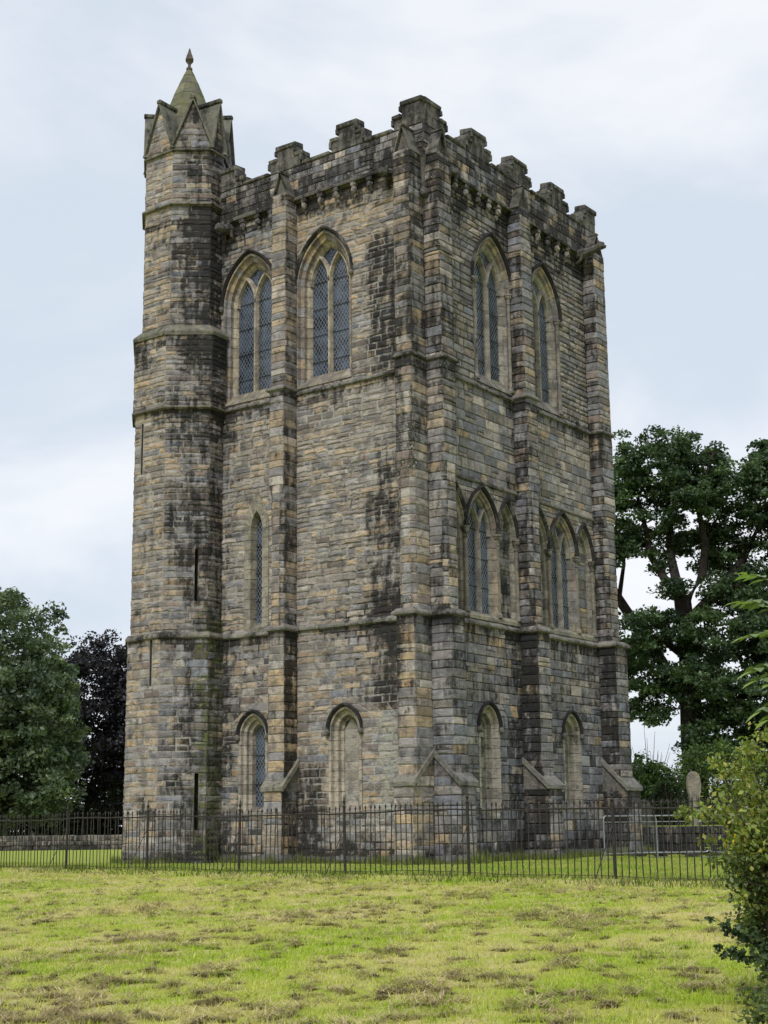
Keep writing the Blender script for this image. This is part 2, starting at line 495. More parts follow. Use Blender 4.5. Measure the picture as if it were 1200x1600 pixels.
def panel(key, fr, u0, u1, z0, z1, style, holes=(), rows=None, e0=False, e1=False, back=True, colour=None):
    """lays stones between u0 and u1 (numbers or functions of z). e0/e1: convex arris at that end"""
    f0 = u0 if callable(u0) else (lambda z: u0)
    f1 = u1 if callable(u1) else (lambda z: u1)
    if rows is None:
        crit = [c for h in holes for c in (h.z0, h.zs, h.za)]
        rows = rows_for(z0, z1, style, crit)
    S = STYLES[style]
    mcol = MORTAR[key]
    arris = tuple(x for x, e in ((f0(z0), e0), (f1(z0), e1)) if e)
    mdep = -.002 if key in ('L', 'T') else (.008 if key in ('A', 'ML') else .02)
    for zb, zt in zip(rows[:-1], rows[1:]):
        if zt <= z0 + .01 or zb >= z1 - .01: continue
        zb, zt = max(zb, z0), min(zt, z1)
        cuts = []
        for h in holes:
            a, b = h.span(zb + 1e-4), h.span(zt - 1e-4)
            if a is None and b is None: continue
            if a is None: a = ((b[0] + b[1]) / 2,) * 2
            if b is None: b = ((a[0] + a[1]) / 2,) * 2
            cuts.append((a[0], a[1], b[0], b[1]))
        cuts.sort()
        segs = []; l = (f0(zb), f0(zt))
        for c in cuts:
            segs.append((l[0], c[0], l[1], c[2])); l = (c[1], c[3])
        segs.append((l[0], f1(zb), l[1], f1(zt)))
        for (lb, rb, lt, rt) in segs:
            if rb - lb < .015 and rt - lt < .015: continue
            if back:
                P = [fr(lb, -mdep, zb), fr(rb, -mdep, zb), fr(rt, -mdep, zt), fr(lt, -mdep, zt)]
                k = rr(.85, 1.1)
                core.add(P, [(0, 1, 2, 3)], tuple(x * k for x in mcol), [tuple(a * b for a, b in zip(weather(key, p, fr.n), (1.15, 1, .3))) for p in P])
            wb, wt = rb - lb, rt - lt
            wmax = max(wb, wt)
            lens = []
            while sum(lens) < wmax: lens.append(rr(*S['l']) * rr(.75, 1.15))
            if len(lens) > 1 and sum(lens) - wmax > lens[-1] * .55: lens.pop()
            tot = sum(lens); t = 0
            for i, ln in enumerate(lens):
                a, b = t / tot, (t + ln) / tot; t += ln
                q = (lb + wb * a, lb + wb * b, lt + wt * a, lt + wt * b, zb, zt)
                if rnd.random() < S['split'] and zt - zb > .22 and ln < .75:
                    f = rr(.4, .6); zm = zb + (zt - zb) * f
                    ml = q[0] + (q[2] - q[0]) * f; mr = q[1] + (q[3] - q[1]) * f
                    one_stone(key, fr, (q[0], q[1], ml, mr, zb, zm), style, colour, arris)
                    one_stone(key, fr, (ml, mr, q[2], q[3], zm, zt), style, colour, arris)
                else:
                    one_stone(key, fr, q, style, colour, arris)

def facets(key, pts, z0, z1, style, rows=None, holes={}):
    """stones on each vertical face of a stepped outline that runs left to right seen from outside"""
    rows = rows or rows_for(z0, z1, style, [c for hs in holes.values() for h in hs for c in (h.z0, h.za)])
    for i, (a, b) in enumerate(zip(pts[:-1], pts[1:])):
        fr = Frame(a, b)
        panel(key, fr, 0, fr.len, z0, z1, style, rows=rows, holes=holes.get(i, ()), e0=True, e1=True)

def cbox(mb, fr, u0, u1, n0, n1, z0, z1, bev=.015, col=(.2, .19, .17), key='P', jit=.0, slope=0.0, soot=0):
    """chamfered block in the frame of a face; slope lowers the outer top edge"""
    V = []; F = []
    us, ns, zs = (u0, u1), (n0, n1), (z0, z1)
    idx = {}
    for i in (0, 1):
        for j in (0, 1):
            for k in (0, 1):
                su, sn, sz = (1, -1)[i] * bev, (1, -1)[j] * bev, (1, -1)[k] * bev
                ju, jn, jz = rr(-jit, jit), rr(-jit, jit), rr(-jit, jit)
                dz = -slope if (k == 1 and j == 1) else 0
                base = (us[i] + ju, ns[j] + jn, zs[k] + jz + dz)
                for ax in range(3):
                    p = list(base)
                    for a2, s_ in enumerate((su, sn, sz)):
                        if a2 != ax: p[a2] += s_
                    idx[(i, j, k, ax)] = len(V); V.append(fr(*p))
    g = lambda i, j, k, ax: idx[(i, j, k, ax)]
    for s_ in (0, 1):
        F.append([g(s_, 0, 0, 0), g(s_, 1, 0, 0), g(s_, 1, 1, 0), g(s_, 0, 1, 0)])
        F.append([g(0, s_, 0, 1), g(1, s_, 0, 1), g(1, s_, 1, 1), g(0, s_, 1, 1)])
        F.append([g(0, 0, s_, 2), g(1, 0, s_, 2), g(1, 1, s_, 2), g(0, 1, s_, 2)])
    for a in (0, 1):
        for b in (0, 1):
            F.append([g(0, a, b, 1), g(1, a, b, 1), g(1, a, b, 2), g(0, a, b, 2)])
            F.append([g(a, 0, b, 0), g(a, 1, b, 0), g(a, 1, b, 2), g(a, 0, b, 2)])
            F.append([g(a, b, 0, 0), g(a, b, 1, 0), g(a, b, 1, 1), g(a, b, 0, 1)])
    for i in (0, 1):
        for j in (0, 1):
            for k in (0, 1):
                F.append([g(i, j, k, 0), g(i, j, k, 1), g(i, j, k, 2)])
    W = []
    for v in V:
        s_, gq, l = weather(key, v, fr.n)
        W.append((s_ + soot, gq, l))
    k = rr(.85, 1.15)
    mb.add(V, F, tuple(x * k for x in col), W)

def loft(mb, rings, closed_ring=False, closed_path=False, col=(.3, .28, .22), w=(0.1, -.2, .1), caps=False):
    """rings: list of point lists of equal length joined one to the next"""
    n = len(rings[0]); V = [p for r in rings for p in r]; F = []
    m_ = len(rings)
    for i in range(m_ if closed_path else m_ - 1):
        i2 = (i + 1) % m_
        for j in range(n if closed_ring else n - 1):
            j2 = (j + 1) % n
            F.append((i * n + j, i * n + j2, i2 * n + j2, i2 * n + j))
    if caps and closed_ring:
        F.append(tuple(range(n))[::-1]); F.append(tuple((m_ - 1) * n + j for j in range(n)))
    mb.add(V, F, col, w)

def tube(mb, pts, rads, seg=6, col=(.05, .04, .03), caps=True, w=(0, -.3, 0)):
    pts = [Vector(p) for p in pts]
    rings = []
    up = Vector((.13, .21, .97))
    for i, p in enumerate(pts):
        d = (pts[min(i + 1, len(pts) - 1)] - pts[max(i - 1, 0)])
        if d.length < 1e-6: d = Vector((0, 0, 1))
        d.normalize()
        if abs(d.dot(up)) > .95: up = Vector((1, .1, .05))
        a = d.cross(up).normalized(); b = d.cross(a)
        r = rads[i] if hasattr(rads, '__len__') else rads
        rings.append([tuple(p + a * (r * math.cos(2 * math.pi * k / seg)) + b * (r * math.sin(2 * math.pi * k / seg))) for k in range(seg)])
    loft(mb, rings, True, False, col, w, caps)

def mitre_path(pts, d):
    """offset an outline (left to right seen from outside) outward by d"""
    out = []
    P = [Vector(p) for p in pts]
    for i in range(len(P)):
        ns = []
        if i > 0: e = (P[i] - P[i - 1]).normalized(); ns.append(Vector((e.y, -e.x)))
        if i < len(P) - 1: e = (P[i + 1] - P[i]).normalized(); ns.append(Vector((e.y, -e.x)))
        n = sum(ns, Vector((0, 0)))
        if len(ns) == 2:
            k = 1 + ns[0].dot(ns[1]); n = n / max(k, .3)
        out.append(P[i] + n * d)
    return out

def string_course(name, pts, z, proj, h, parent, col=(.17, .165, .14), w=(.35, .1, .15), back=.1):
    """moulded band: sloping top, drip edge, hollow underneath; built stone by stone"""
    prof = [(-back, h), (0.0, h * .98), (proj * .95, h * .34), (proj, h * .22), (proj * .94, -.01), (proj * .5, .015), (.02, -.04), (-back, -.05)]
    o_ = {d: mitre_path(pts, d) for d, _ in prof}
    mb = MB()
    for i in range(len(pts) - 1):
        ln = (Vector(pts[i + 1]) - Vector(pts[i])).length
        k = max(1, round(ln / .9)); 
        for s_ in range(k):
            a, b = s_ / k, (s_ + 1) / k
            ga = .004 / ln if s_ > 0 else 0; gb = .004 / ln if s_ < k - 1 else 0
            rings = []
            dz0, dz1 = rr(-.012, .012), rr(-.012, .012)
            subs = 3
            for q in range(subs + 1):
                t = (a + ga) + (b - gb - a - ga) * q / subs
                wob = rr(-.012, .012)
                rings.append([(*(o_[d][i].lerp(o_[d][i + 1], t) + (Vector((0, 0)))), z + hh + dz0 + (wob if 0 < hh else 0)) for d, hh in prof])
            c = jc(col, .8, 1.2)
            loft(mb, rings, False, False, c, (w[0] + rr(-.15, .15), w[1] + rr(-.2, .25), w[2]))
    return mb.build(name, M_STONE, parent)

# ------------------------------------------------------------------ the tower
tower = empty('bell_tower')
tag(tower, 'square medieval sandstone bell tower with stepped battlements and corner stair turret', 'tower')

def shift(fr, n):
    f = Frame((0, 0), (1, 0)); f.o = fr.o + fr.n * n; f.u = fr.u; f.n = fr.n; f.len = fr.len
    return f
def resample(h, e, nj=1, n=9, sill=0.0):
    p = h.outline(e, n, sill)
    a, b = p[0], p[1]
    left = [(a[0], a[1] + (b[1] - a[1]) * i / nj) for i in range(nj)]
    right = [(2 * h.c - q[0], q[1]) for q in reversed(left)]
    return left + p[1:-1] + right
TANF, GREYF = (.36, .312, .245), (.27, .25, .205)

def surround(name, fr, h, prof, parent, col, key, nj, n=7, label=None, var=.16, two_tone=0):
    """jambs and voussoirs of an opening, block by block"""
    mb = MB()
    outs = [resample(h, e, nj, n) for e, d in prof]
    for i in range(len(outs[0]) - 1):
        c = jc(col, 1 - var, 1 + var)
        if rnd.random() < .12: c = tuple(x * .7 for x in c)
        rings = []
        for t in (.025, .5, .975):
            ring = []
            for (e, d), o in zip(prof, outs):
                a, b = o[i], o[i + 1]
                ring.append(fr(a[0] + (b[0] - a[0]) * t, -d, a[1] + (b[1] - a[1]) * t))
            rings.append(ring)
        s, g, l = weather(key, rings[0][0], fr.n)
        if two_tone:
            co = jc(PAL[pick(dict(tan=.4, brown=.3, grey=.4))], .75, 1.1)
            c = [co if q < two_tone else c for q in range(len(prof))] * 3
        loft(mb, rings, col=c, w=(s * .6 + rr(-.25, .1), -.4, l * .7))
    outs = [resample(h, e - .012, nj, n) for e, d in prof]          # recessed joints
    rings = [[fr(o[i][0], -(d + .012), o[i][1]) for (e, d), o in zip(prof, outs)] for i in range(len(outs[0]))]
    loft(mb, rings, col=tuple(x * .45 for x in col), w=(.25, -.2, 0))
    return mb.build(name, M_STONE, parent)

def hood(fr, h, parent, col, key, e0=-.06, e1=-.15, proj=.12, drop=.0, stops=True):
    mb = MB()
    sec = [(e0, .0), (e0, proj * .45), ((e0 + e1) / 2, proj), (e1, proj * .9), (e1, .0)]
    outs = [h.outline(e, 10)[1:-1] for e, _ in sec]
    if drop:
        outs = [[(o[0][0], o[0][1] - drop)] + o + [(o[-1][0], o[-1][1] - drop)] for o in outs]
    rings = [[fr(o[i][0], n, o[i][1]) for (e, n), o in zip(sec, outs)] for i in range(len(outs[0]))]
    s, g, l = weather(key, rings[5][2], fr.n)
    for i in range(0, len(rings) - 1):
        loft(mb, rings[i:i + 2], True, False, jc(col, .75, 1.2), (s + .5 + rr(-.12, .12), g + .0, l))
    o = mb.build('hood_mould', M_STONE, parent)
    if stops:
        for sgn in (0, -1):
            u, z = outs[2][sgn]
            mb2 = MB(); lump(mb2, fr(u, .07, z - .06), (.085, .085, .1), col, seed=rnd.randint(0, 999))
            mb2.build('hood_stop', M_STONE, parent)
    return o

def lump(mb, p, r, col, seed=0, w=(.3, -.1, .1), rough=.25):
    """small weathered carved boss"""
    V = []; F = []
    nr, nsg = 6, 8
    for i in range(nr + 1):
        th = math.pi * i / nr
        for k in range(nsg):
            ph = 2 * math.pi * k / nsg
            d = Vector((math.sin(th) * math.cos(ph), math.sin(th) * math.sin(ph), math.cos(th)))
            q = 1 + rough * noise.noise(d * 1.7 + Vector((seed * 1.37, seed * .71, 0)))
            V.append((p[0] + d.x * r[0] * q, p[1] + d.y * r[1] * q, p[2] + d.z * r[2] * q))
    for i in range(nr):
        for k in range(nsg):
            k2 = (k + 1) % nsg
            F.append((i * nsg + k, i * nsg + k2, (i + 1) * nsg + k2, (i + 1) * nsg + k))
    mb.add(V, F, col, w)

def bar(mb, fr, pts, width, d_front, d_back, col, w=(.05, -.3, .1)):
    """stone or metal bar following a line on the window plane"""
    rings = []
    for i, p in enumerate(pts):
        a = Vector(pts[max(0, i - 1)]); b = Vector(pts[min(len(pts) - 1, i + 1)])
        d = (b - a).normalized(); nrm = Vector((-d.y, d.x))
        ring = []
        for k, dd in ((-.5, d_back), (-.5, d_back * .6 + d_front * .4), (-.22, d_front), (.22, d_front), (.5, d_back * .6 + d_front * .4), (.5, d_back)):
            q = Vector(p) + nrm * (k * width)
            ring.append(fr(q.x, -dd, q.y))
        rings.append(ring)
    for i in range(len(rings) - 1):
        loft(mb, rings[i:i + 2], col=jc(col, .85, 1.15), w=w)

def clip_line(poly, p, d):
    """part of the line p + t d inside a convex polygon"""
    t0, t1 = -1e9, 1e9
    n = len(poly)
    area = sum(poly[i][0] * poly[(i + 1) % n][1] - poly[(i + 1) % n][0] * poly[i][1] for i in range(n))
    sg = 1 if area > 0 else -1
    for i in range(n):
        a, b = poly[i], poly[(i + 1) % n]
        ex, ey = b[0] - a[0], b[1] - a[1]
        if abs(ex) + abs(ey) < 1e-9: continue
        nx, ny = -ey * sg, ex * sg
        num = (p[0] - a[0]) * nx + (p[1] - a[1]) * ny
        den = d[0] * nx + d[1] * ny
        if abs(den) < 1e-12:
            if num < 0: return None
            continue
        t = -num / den
        if den > 0: t0 = max(t0, t)
        else: t1 = min(t1, t)
    return (t0, t1) if t1 > t0 else None

def glaze(fr, poly, depth, parent, dw=.125, dh=.19, saddle=.85):
    """one pane with its diamond leading and saddle bars"""
    mb = MB()
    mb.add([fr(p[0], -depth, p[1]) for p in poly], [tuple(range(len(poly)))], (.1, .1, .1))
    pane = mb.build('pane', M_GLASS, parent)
    us = [p[0] for p in poly]; zs = [p[1] for p in poly]
    lead = MB()
    uc, z0 = (min(us) + max(us)) / 2, min(zs)
    for sg in (1, -1):
        d = Vector((sg * dw, dh)).normalized(); nrm = Vector((-d.y, d.x))
        k0 = int((max(zs) - z0) / dh + (max(us) - min(us)) / dw) + 3
        for k in range(-k0, k0):
            p = (uc + (k + .5) * dw, z0)
            r = clip_line(poly, p, (d.x, d.y))
            if not r or r[1] - r[0] < .03: continue
            a = Vector(p) + d * r[0]; b = Vector(p) + d * r[1]
            h = .0075
            q = [a - nrm * h, b - nrm * h, b + nrm * h, a + nrm * h]
            dd = depth - .014 - (.004 if sg > 0 else 0)
            lead.add([fr(x.x, -dd, x.y) for x in q], [(0, 1, 2, 3)])
    o = lead.build('leading', M_LEAD, pane); o['kind'] = 'stuff'
    z = z0 + saddle
    while z < max(zs) - .2:
        r = clip_line(poly, (uc, z), (1, 0))
        if r:
            mb = MB(); tube(mb, [fr(uc + r[0], -(depth - .03), z), fr(uc + r[1], -(depth - .03), z)], .011, 4)
            mb.build('saddle_bar', M_IRON, pane)
        z += saddle
    return pane

def arcs(c, w, zs, h, n=8):
    r = (w * w + h * h) / (2 * w)
    ts = math.acos(max(-1, min(1, (r - w / 2) / r))); tm = math.atan2(h, r - w)
    left = [(c + (r - w) - r * math.cos(ts * i / n), zs + r * math.sin(ts * i / n)) for i in range(n + 1)]
    br = [(c - r + r * math.cos(ts * i / n), zs + r * math.sin(ts * i / n)) for i in range(n + 1)]
    top = [(c + (r - w) - r * math.cos(ts + (tm - ts) * i / n), zs + r * math.sin(ts + (tm - ts) * i / n)) for i in range(n + 1)]
    return left, br, top

def two_light(name, fr, c, W, z0, zs, za, key, prof, col, label, shafts=None, sill=True, glass_d=.40, hoodcol=(.15, .14, .12), drop=0, mull=.13):
    h = Hole(c, W, z0, zs, za)
    win = surround(name, fr, h, prof, tower, col, key, max(3, round((zs - z0) / .34)), two_tone=4)
    win['label'] = label
    e = prof[-1][0]
    w = W - e; hh = (za - zs) * (w / W) ** .9
    hood(fr, h, win, hoodcol, key, drop=drop)
    left, br, top = arcs(c, w, zs, hh)
    mir = lambda L: [(2 * c - p[0], p[1]) for p in L]
    polyL = [(c - w, z0)] + left + br[::-1][1:] + [(c, z0)]
    glaze(fr, polyL[::-1], glass_d, win)
    glaze(fr, mir(polyL), glass_d, win)
    polyT = br + top[1:] + mir(top)[::-1][1:] + mir(br)[::-1][1:-1]
    glaze(fr, polyT, glass_d, win)
    mb = MB()
    k = 7
    bar(mb, fr, [(c, z0 + (zs + .02 - z0) * i / k) for i in range(k + 1)], mull, glass_d - .17, glass_d + .02, col)
    mb.build('mullion', M_STONE, win)
    for L_ in (br, mir(br)):
        mb = MB(); bar(mb, fr, L_, mull * .9, glass_d - .165, glass_d + .02, col)
        mb.build('tracery_bar', M_STONE, win)
    for L_ in (left, mir(left)):          # cusped edge of each light
        mb = MB(); bar(mb, fr, L_, .09, glass_d - .13, glass_d + .02, col)
        mb.build('tracery_bar', M_STONE, win)
    if sill:
        mb = MB()
        for i in range(5):
            a, b = c - W - .04 + (2 * W + .08) * i / 5, c - W - .04 + (2 * W + .08) * (i + 1) / 5
            rings = [[fr(u, -glass_d - .02, z0 + .44), fr(u, -glass_d + .06, z0 + .42), fr(u, .03, z0 + .06), fr(u, .05, z0 - .01)] for u in (a + .006, b - .006)]
            loft(mb, rings, col=jc(col, .55, .85), w=(.25, .38, .15))
        mb.build('sill', M_STONE, win)
    if shafts:
        for (du, dn, r, zb, zt) in shafts: shaft(fr, c + du, dn, r, zb, zt, win, col)
    return h, win

def shaft(fr, u, n, r, zb, zt, parent, col, cap=.32):
    mb = MB()
    segs = 10
    prof = [(r * 1.7, zb), (r * 1.75, zb + .08), (r * 1.2, zb + .13), (r, zb + .17), (r, zb + (zt - zb) * .5), (r, zt - cap)]
    def ring(rad, z): return [tuple(Vector(fr(u, n, z)) + Vector((math.cos(2 * math.pi * k / segs) * rad, math.sin(2 * math.pi * k / segs) * rad, 0))) for k in range(segs)]
    loft(mb, [ring(a, z) for a, z in prof], True, False, tuple(x * .8 for x in col), (.3, -.2, .1))
    o = mb.build('shaft', M_STONE, parent, smooth=False)
    mb = MB()
    prof = [(r, zt - cap), (r * 1.35, zt - cap + .02), (r * 1.1, zt - cap + .06), (r * 1.2, zt - cap * .5), (r * 2.0, zt - .09), (r * 2.1, zt - .06), (r * 1.8, zt - .04), (r * 2.25, zt - .02), (r * 2.25, zt + .03), (r * .3, zt + .04)]
    loft(mb, [ring(a, z) for a, z in prof], True, False, tuple(x * .75 for x in col), (.4, -.2, .1))
    mb.build('capital', M_STONE, o)

def lancet(name, fr, c, W, z0, zs, za, key, prof, col, label, glass=None, blind=None, hooded=True, sill_z=None):
    h = Hole(c, W, z0, zs, za)
    win = surround(name, fr, h, prof, tower, col, key, max(3, round((zs - z0) / .3)), 6)
    win['label'] = label
    e, d = prof[-1]
    if hooded: hood(fr, h, win, (.14, .13, .11), key, e0=-.03, e1=-.13, proj=.11)
    inner = h.outline(e, 8)
    w = W - e
    if glass: glaze(fr, inner[::-1], d - .02, win, .12, .18)
    if blind is not None:
        hb = Hole(c, w, z0, zs, inner[9][1])
        f2 = shift(fr, -(d - .03))
        panel(key, f2, lambda z: (hb.span(z) or (c, c))[0], lambda z: (hb.span(z) or (c, c))[1], z0, inner[9][1] - .02, 'dressed', colour=(.31, .282, .24))
    mb = MB()
    rings = [[fr(u, -d - .02, z0 + .22), fr(u, -.02, z0 + .03), fr(u, .025, z0 + .0), fr(u, .025, z0 - .1)] for u in (c - W - .02, c, c + W + .02)]
    loft(mb, rings, col=tuple(x * .7 for x in col), w=(.3, .25, .1))
    mb.build('sill', M_STONE, win)
    return h, win

def grow(h, e, dz=0): return Hole(h.c, h.w + e, h.z0 - dz, h.zs, h.za + e * 1.25 if h.za > h.zs else h.za)

# --- windows of the left wall (frame FL, u = x)
PL = [(-.05, -.020), (0.0, -.020), (.015, .09), (.13, .13), (.135, .26), (.22, .29), (.27, .36), (.27, .42)]
hL2, _ = two_light('window', FL, -3.72, 1.0, 14.03, 17.35, 18.88, 'L', PL, TANF, 'tall two-light pointed window beside the front corner under an orange-brown hood')
hL1, _ = two_light('window', FL, -6.72, 1.06, 14.03, 17.35, 18.88, 'L', PL, TANF, 'tall two-light pointed window beside the stair turret')
PM = [(-.02, -.018), (.24, -.018), (.25, .05), (.28, .2), (.28, .26)]
hM, _ = lancet('window', FL, -6.37, .47, 6.86, 9.9, 11.02, 'L', PM, (.27, .245, .195), 'narrow glazed lancet in a flat grey surround above the lower string course', glass=True, hooded=False)
PD = [(-.07, -.02), (.02, -.02), (.04, .08), (.13, .12), (.135, .22), (.24, .25), (.25, .34), (.26, .42)]
hD1, _ = lancet('window', FL, -6.45, .50, 1.40, 3.68, 4.30, 'L', PD, (.35, .31, .26), 'low glazed lancet window next to the stair turret', glass=True)
PB = [(-.07, -.02), (.02, -.02), (.04, .1), (.16, .13), (.165, .27), (.24, .3), (.25, .36)]
hD2, _ = lancet('window', FL, -3.0, .52, 1.40, 3.68, 4.30, 'L', PB, (.36, .315, .255), 'low blocked-up lancet between the two buttresses of the sunlit wall', blind=True)
# --- windows of the right wall (frame FR_, u = y)
PR = [(-.05, -.018), (0.0, -.018), (.02, .05), (.10, .07), (.12, .15), (.20, .18), (.26, .26), (.27, .32)]
hR1, _ = two_light('window', FR_, 3.66, 1.05, 14.03, 17.30, 18.92, 'R', PR, (.30, .275, .24), 'tall two-light pointed window of the right wall nearer the front corner', glass_d=.30, shafts=[(-.98, -.0, .055, 14.1, 17.32), (.98, -.0, .055, 14.1, 17.32)])
hR2, _ = two_light('window', FR_, 6.76, 1.02, 14.03, 17.30, 18.90, 'R', PR, (.30, .275, .24), 'tall two-light pointed window of the right wall beyond its middle buttress', glass_d=.30, shafts=[(-.95, -.0, .055, 14.1, 17.32), (.95, -.0, .055, 14.1, 17.32)])
PA = [(-.05, -.018), (.0, -.018), (.02, .04), (.08, .06), (.085, .12), (.14, .14), (.16, .2), (.17, .24)]
hA, arcades = [], []
for cy, lab in ((2.70, 'nearer the front corner'), (7.48, 'beyond the middle buttress')):
    h, wn = two_light('window', FR_, cy, .80, 6.95, 9.38, 10.62, 'R', PA, (.25, .23, .2), 'glazed two-light window in the middle of the three-arched arcade ' + lab, glass_d=.22, mull=.09, sill=False)
    hA.append(h)
    mb = MB()
    loft(mb, [[FR_(u, -.24, 7.08), FR_(u, .0, 6.96), FR_(u, .05, 6.9), FR_(u, .05, 6.8)] for u in (cy - 2.1, cy - .7, cy + .7, cy + 2.1)], col=(.26, .24, .18), w=(.2, .2, .2))
    mb.build('sill', M_STONE, wn)
    for s_ in (-1, 1):
        hb = Hole(cy + s_ * 1.42, .52, 6.95, 9.38, 10.48)
        hA.append(hb)
        bl = surround('blind_arch', FR_, hb, [(-.05, -.018), (.0, -.018), (.02, .07), (.09, .10), (.1, .18), (.1, .24)], tower, (.27, .245, .205), 'R', 8)
        hood(FR_, hb, bl, (.16, .15, .125), 'R', stops=False, e0=-.02, e1=-.12, proj=.1)
        f2 = shift(FR_, -.2)
        panel('R', f2, lambda z, H=hb: (H.span(z) or (H.c, H.c))[0] + .08, lambda z, H=hb: (H.span(z) or (H.c, H.c))[1] - .08, 6.95, 10.3, 'dressed')
        shaft(FR_, cy + s_ * .87, .0, .065, 6.95, 9.42, wn, (.25, .225, .18))
        shaft(FR_, cy + s_ * 1.95, .0, .06, 6.95, 9.42, bl, (.25, .225, .18))
hR5, _ = lancet('window', FR_, 2.82, .50, 1.45, 3.72, 4.34, 'R', PB, (.33, .30, .258), 'low blocked-up lancet of the right wall nearer the front corner', blind=True)
hR6, _ = lancet('window', FR_, 7.62, .50, 1.45, 3.72, 4.34, 'R', PB, (.33, .30, .258), 'low blocked-up lancet of the right wall beyond its middle buttress', blind=True)

# --- wall bays
G = lambda h: grow(h, .06)
panel('L', FL, -8.6, -5.3, -.1, Z1, 'coursed', [G(hD1)])
panel('L', FL, -4.8, -.5, -.1, Z1, 'coursed', [G(hD2)])
panel('L', FL, -8.6, -5.3, Z1 + .05, Z2, 'rubble', [grow(hM, -.0)])
panel('L', FL, -4.8, -.5, Z1 + .05, Z2, 'rubble')
panel('L', FL, -8.6, -5.3, Z2 + .05, ZP + .1, 'rubble', [grow(hL1, .04)])
panel('L', FL, -4.8, -.5, Z2 + .05, ZP + .1, 'rubble', [grow(hL2, .04)])
for a, b, hs in ((.5, 4.74, (0, hR5, hA[:3], hR1)), (5.33, 9.62, (1, hR6, hA[3:], hR2))):
    panel('R', FR_, a, b, -.1, Z1, 'ashlar', [G(hs[1])])
    panel('R', FR_, a, b, Z1 + .05, Z2, 'ashlar', [grow(x, .03) for x in hs[2]])
    panel('R', FR_, a, b, Z2 + .05, ZP + .1, 'coursed' if hs[0] == 0 else 'rubble', [grow(hs[3], .04)])

# --- buttresses: stage outlines (z0, z1, depth, extra width, chamfer)
def butt(key, fr, u0, u1, depths, style='quoin', left=True, right=True):
    d0, d1, d2, d3 = depths
    for z0, z1, d, x, c in ((-.1, 2.02, d0, .06, 0), (2.02, Z1, d1, .03, 0), (Z1 + .05, 10.95, d2, 0, .13), (10.95, Z2 + .12, d2, 0, 0), (Z2 + .12, ZP + .15, d3, 0, 0)):
        a, b = u0 - x * left, u1 + x * right
        P = lambda u, n: fr(u, n, 0)[:2]
        pts = [P(a, 0)] if left else []
        if c: pts += [P(a, d - c), P(a + c, d), P(b - c, d), P(b, d - c)]
        else: pts += [P(a, d), P(b, d)]
        pts += [P(b, 0)]
        if not left: pts = [P(a, 0)] + pts
        facets(key, pts, z0, z1, style)
        V = [fr(a, -.3, z1), fr(a, d - .03 - c, z1), fr(b, d - .03 - c, z1), fr(b, -.3, z1)]
        core.add(V, [(0, 1, 2, 3)], (.1, .095, .085))
        core.add([(v[0], v[1], z0 + .001) for v in V], [(0, 1, 2, 3)], (.1, .095, .085))
        if c:     # pointed stops where the chamfers end
            mb = MB()
            for uu, s_ in ((a, 1), (b, -1)):
                mb.add([fr(uu, d - c, z1), fr(uu + s_ * c, d, z1), fr(uu, d, z1), fr(uu + s_ * c * .55, d - c * .45, z1 - .34)],
                       [(0, 1, 2), (0, 3, 2), (2, 3, 1), (0, 1, 3)], (.16, .15, .13), (.3, -.2, .1))
            mb.build('chamfer_stop', M_STONE, tower)
WA, WB = .56, .66
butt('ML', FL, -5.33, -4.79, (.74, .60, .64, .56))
butt('A', FL, -WA, 0, (.98, .80, .74, .70), right=False)
butt('B', FR_, 0, WB, (.86, .66, .56, .55), left=False)
butt('MR', FR_, 4.72, 5.34, (.86, .62, .50, .48))
butt('FR', FR_, 9.62, 10.36, (.88, .64, .48, .47))

# sloping weathering slabs low on each buttress
def slab(fr, u0, u1, d_front, z_hi, z_lo, key, col=(.17, .165, .145), d_in=0.0):
    mb = MB()
    t = .11
    sec = [(d_in - .02, z_hi), (d_front + .07, z_lo), (d_front + .07, z_lo - t), (d_front + .02, z_lo - t - .02), (d_in - .02, z_hi - t * 1.5)]
    us = [u0 - .07, u0 * .66 + u1 * .34, u0 * .34 + u1 * .66, u1 + .07]
    rings = [[fr(u + rr(-.01, .01), n + rr(-.01, .01), z + rr(-.008, .008)) for n, z in sec] for u in us]
    loft(mb, rings, True, False, col, (.3, .2, .2), True)
    o = mb.build('weathering_slab', M_STONE, tower)
    # cheeks of the buttress that rise to the slope
    for u, sgn in ((u0, -1), (u1, 1)):
        core.add([fr(u, 0, 2.0), fr(u, d_front, 2.0), fr(u, 0, z_hi - .1)], [(0, 1, 2)], (.15, .14, .12), (.3, 0, .1))
    return o
slab(FL, -5.40, -4.72, .74, 2.95, 2.12, 'ML', (.21, .195, .15))
slab(FL, -.63, .0, .98, 3.05, 2.14, 'A', (.18, .17, .14))
slab(FR_, 0.0, .73, .86, 3.05, 2.14, 'B')
slab(FR_, 4.65, 5.40, .86, 2.95, 2.12, 'MR')
slab(FR_, 9.55, 10.42, .88, 3.08, 2.12, 'FR')
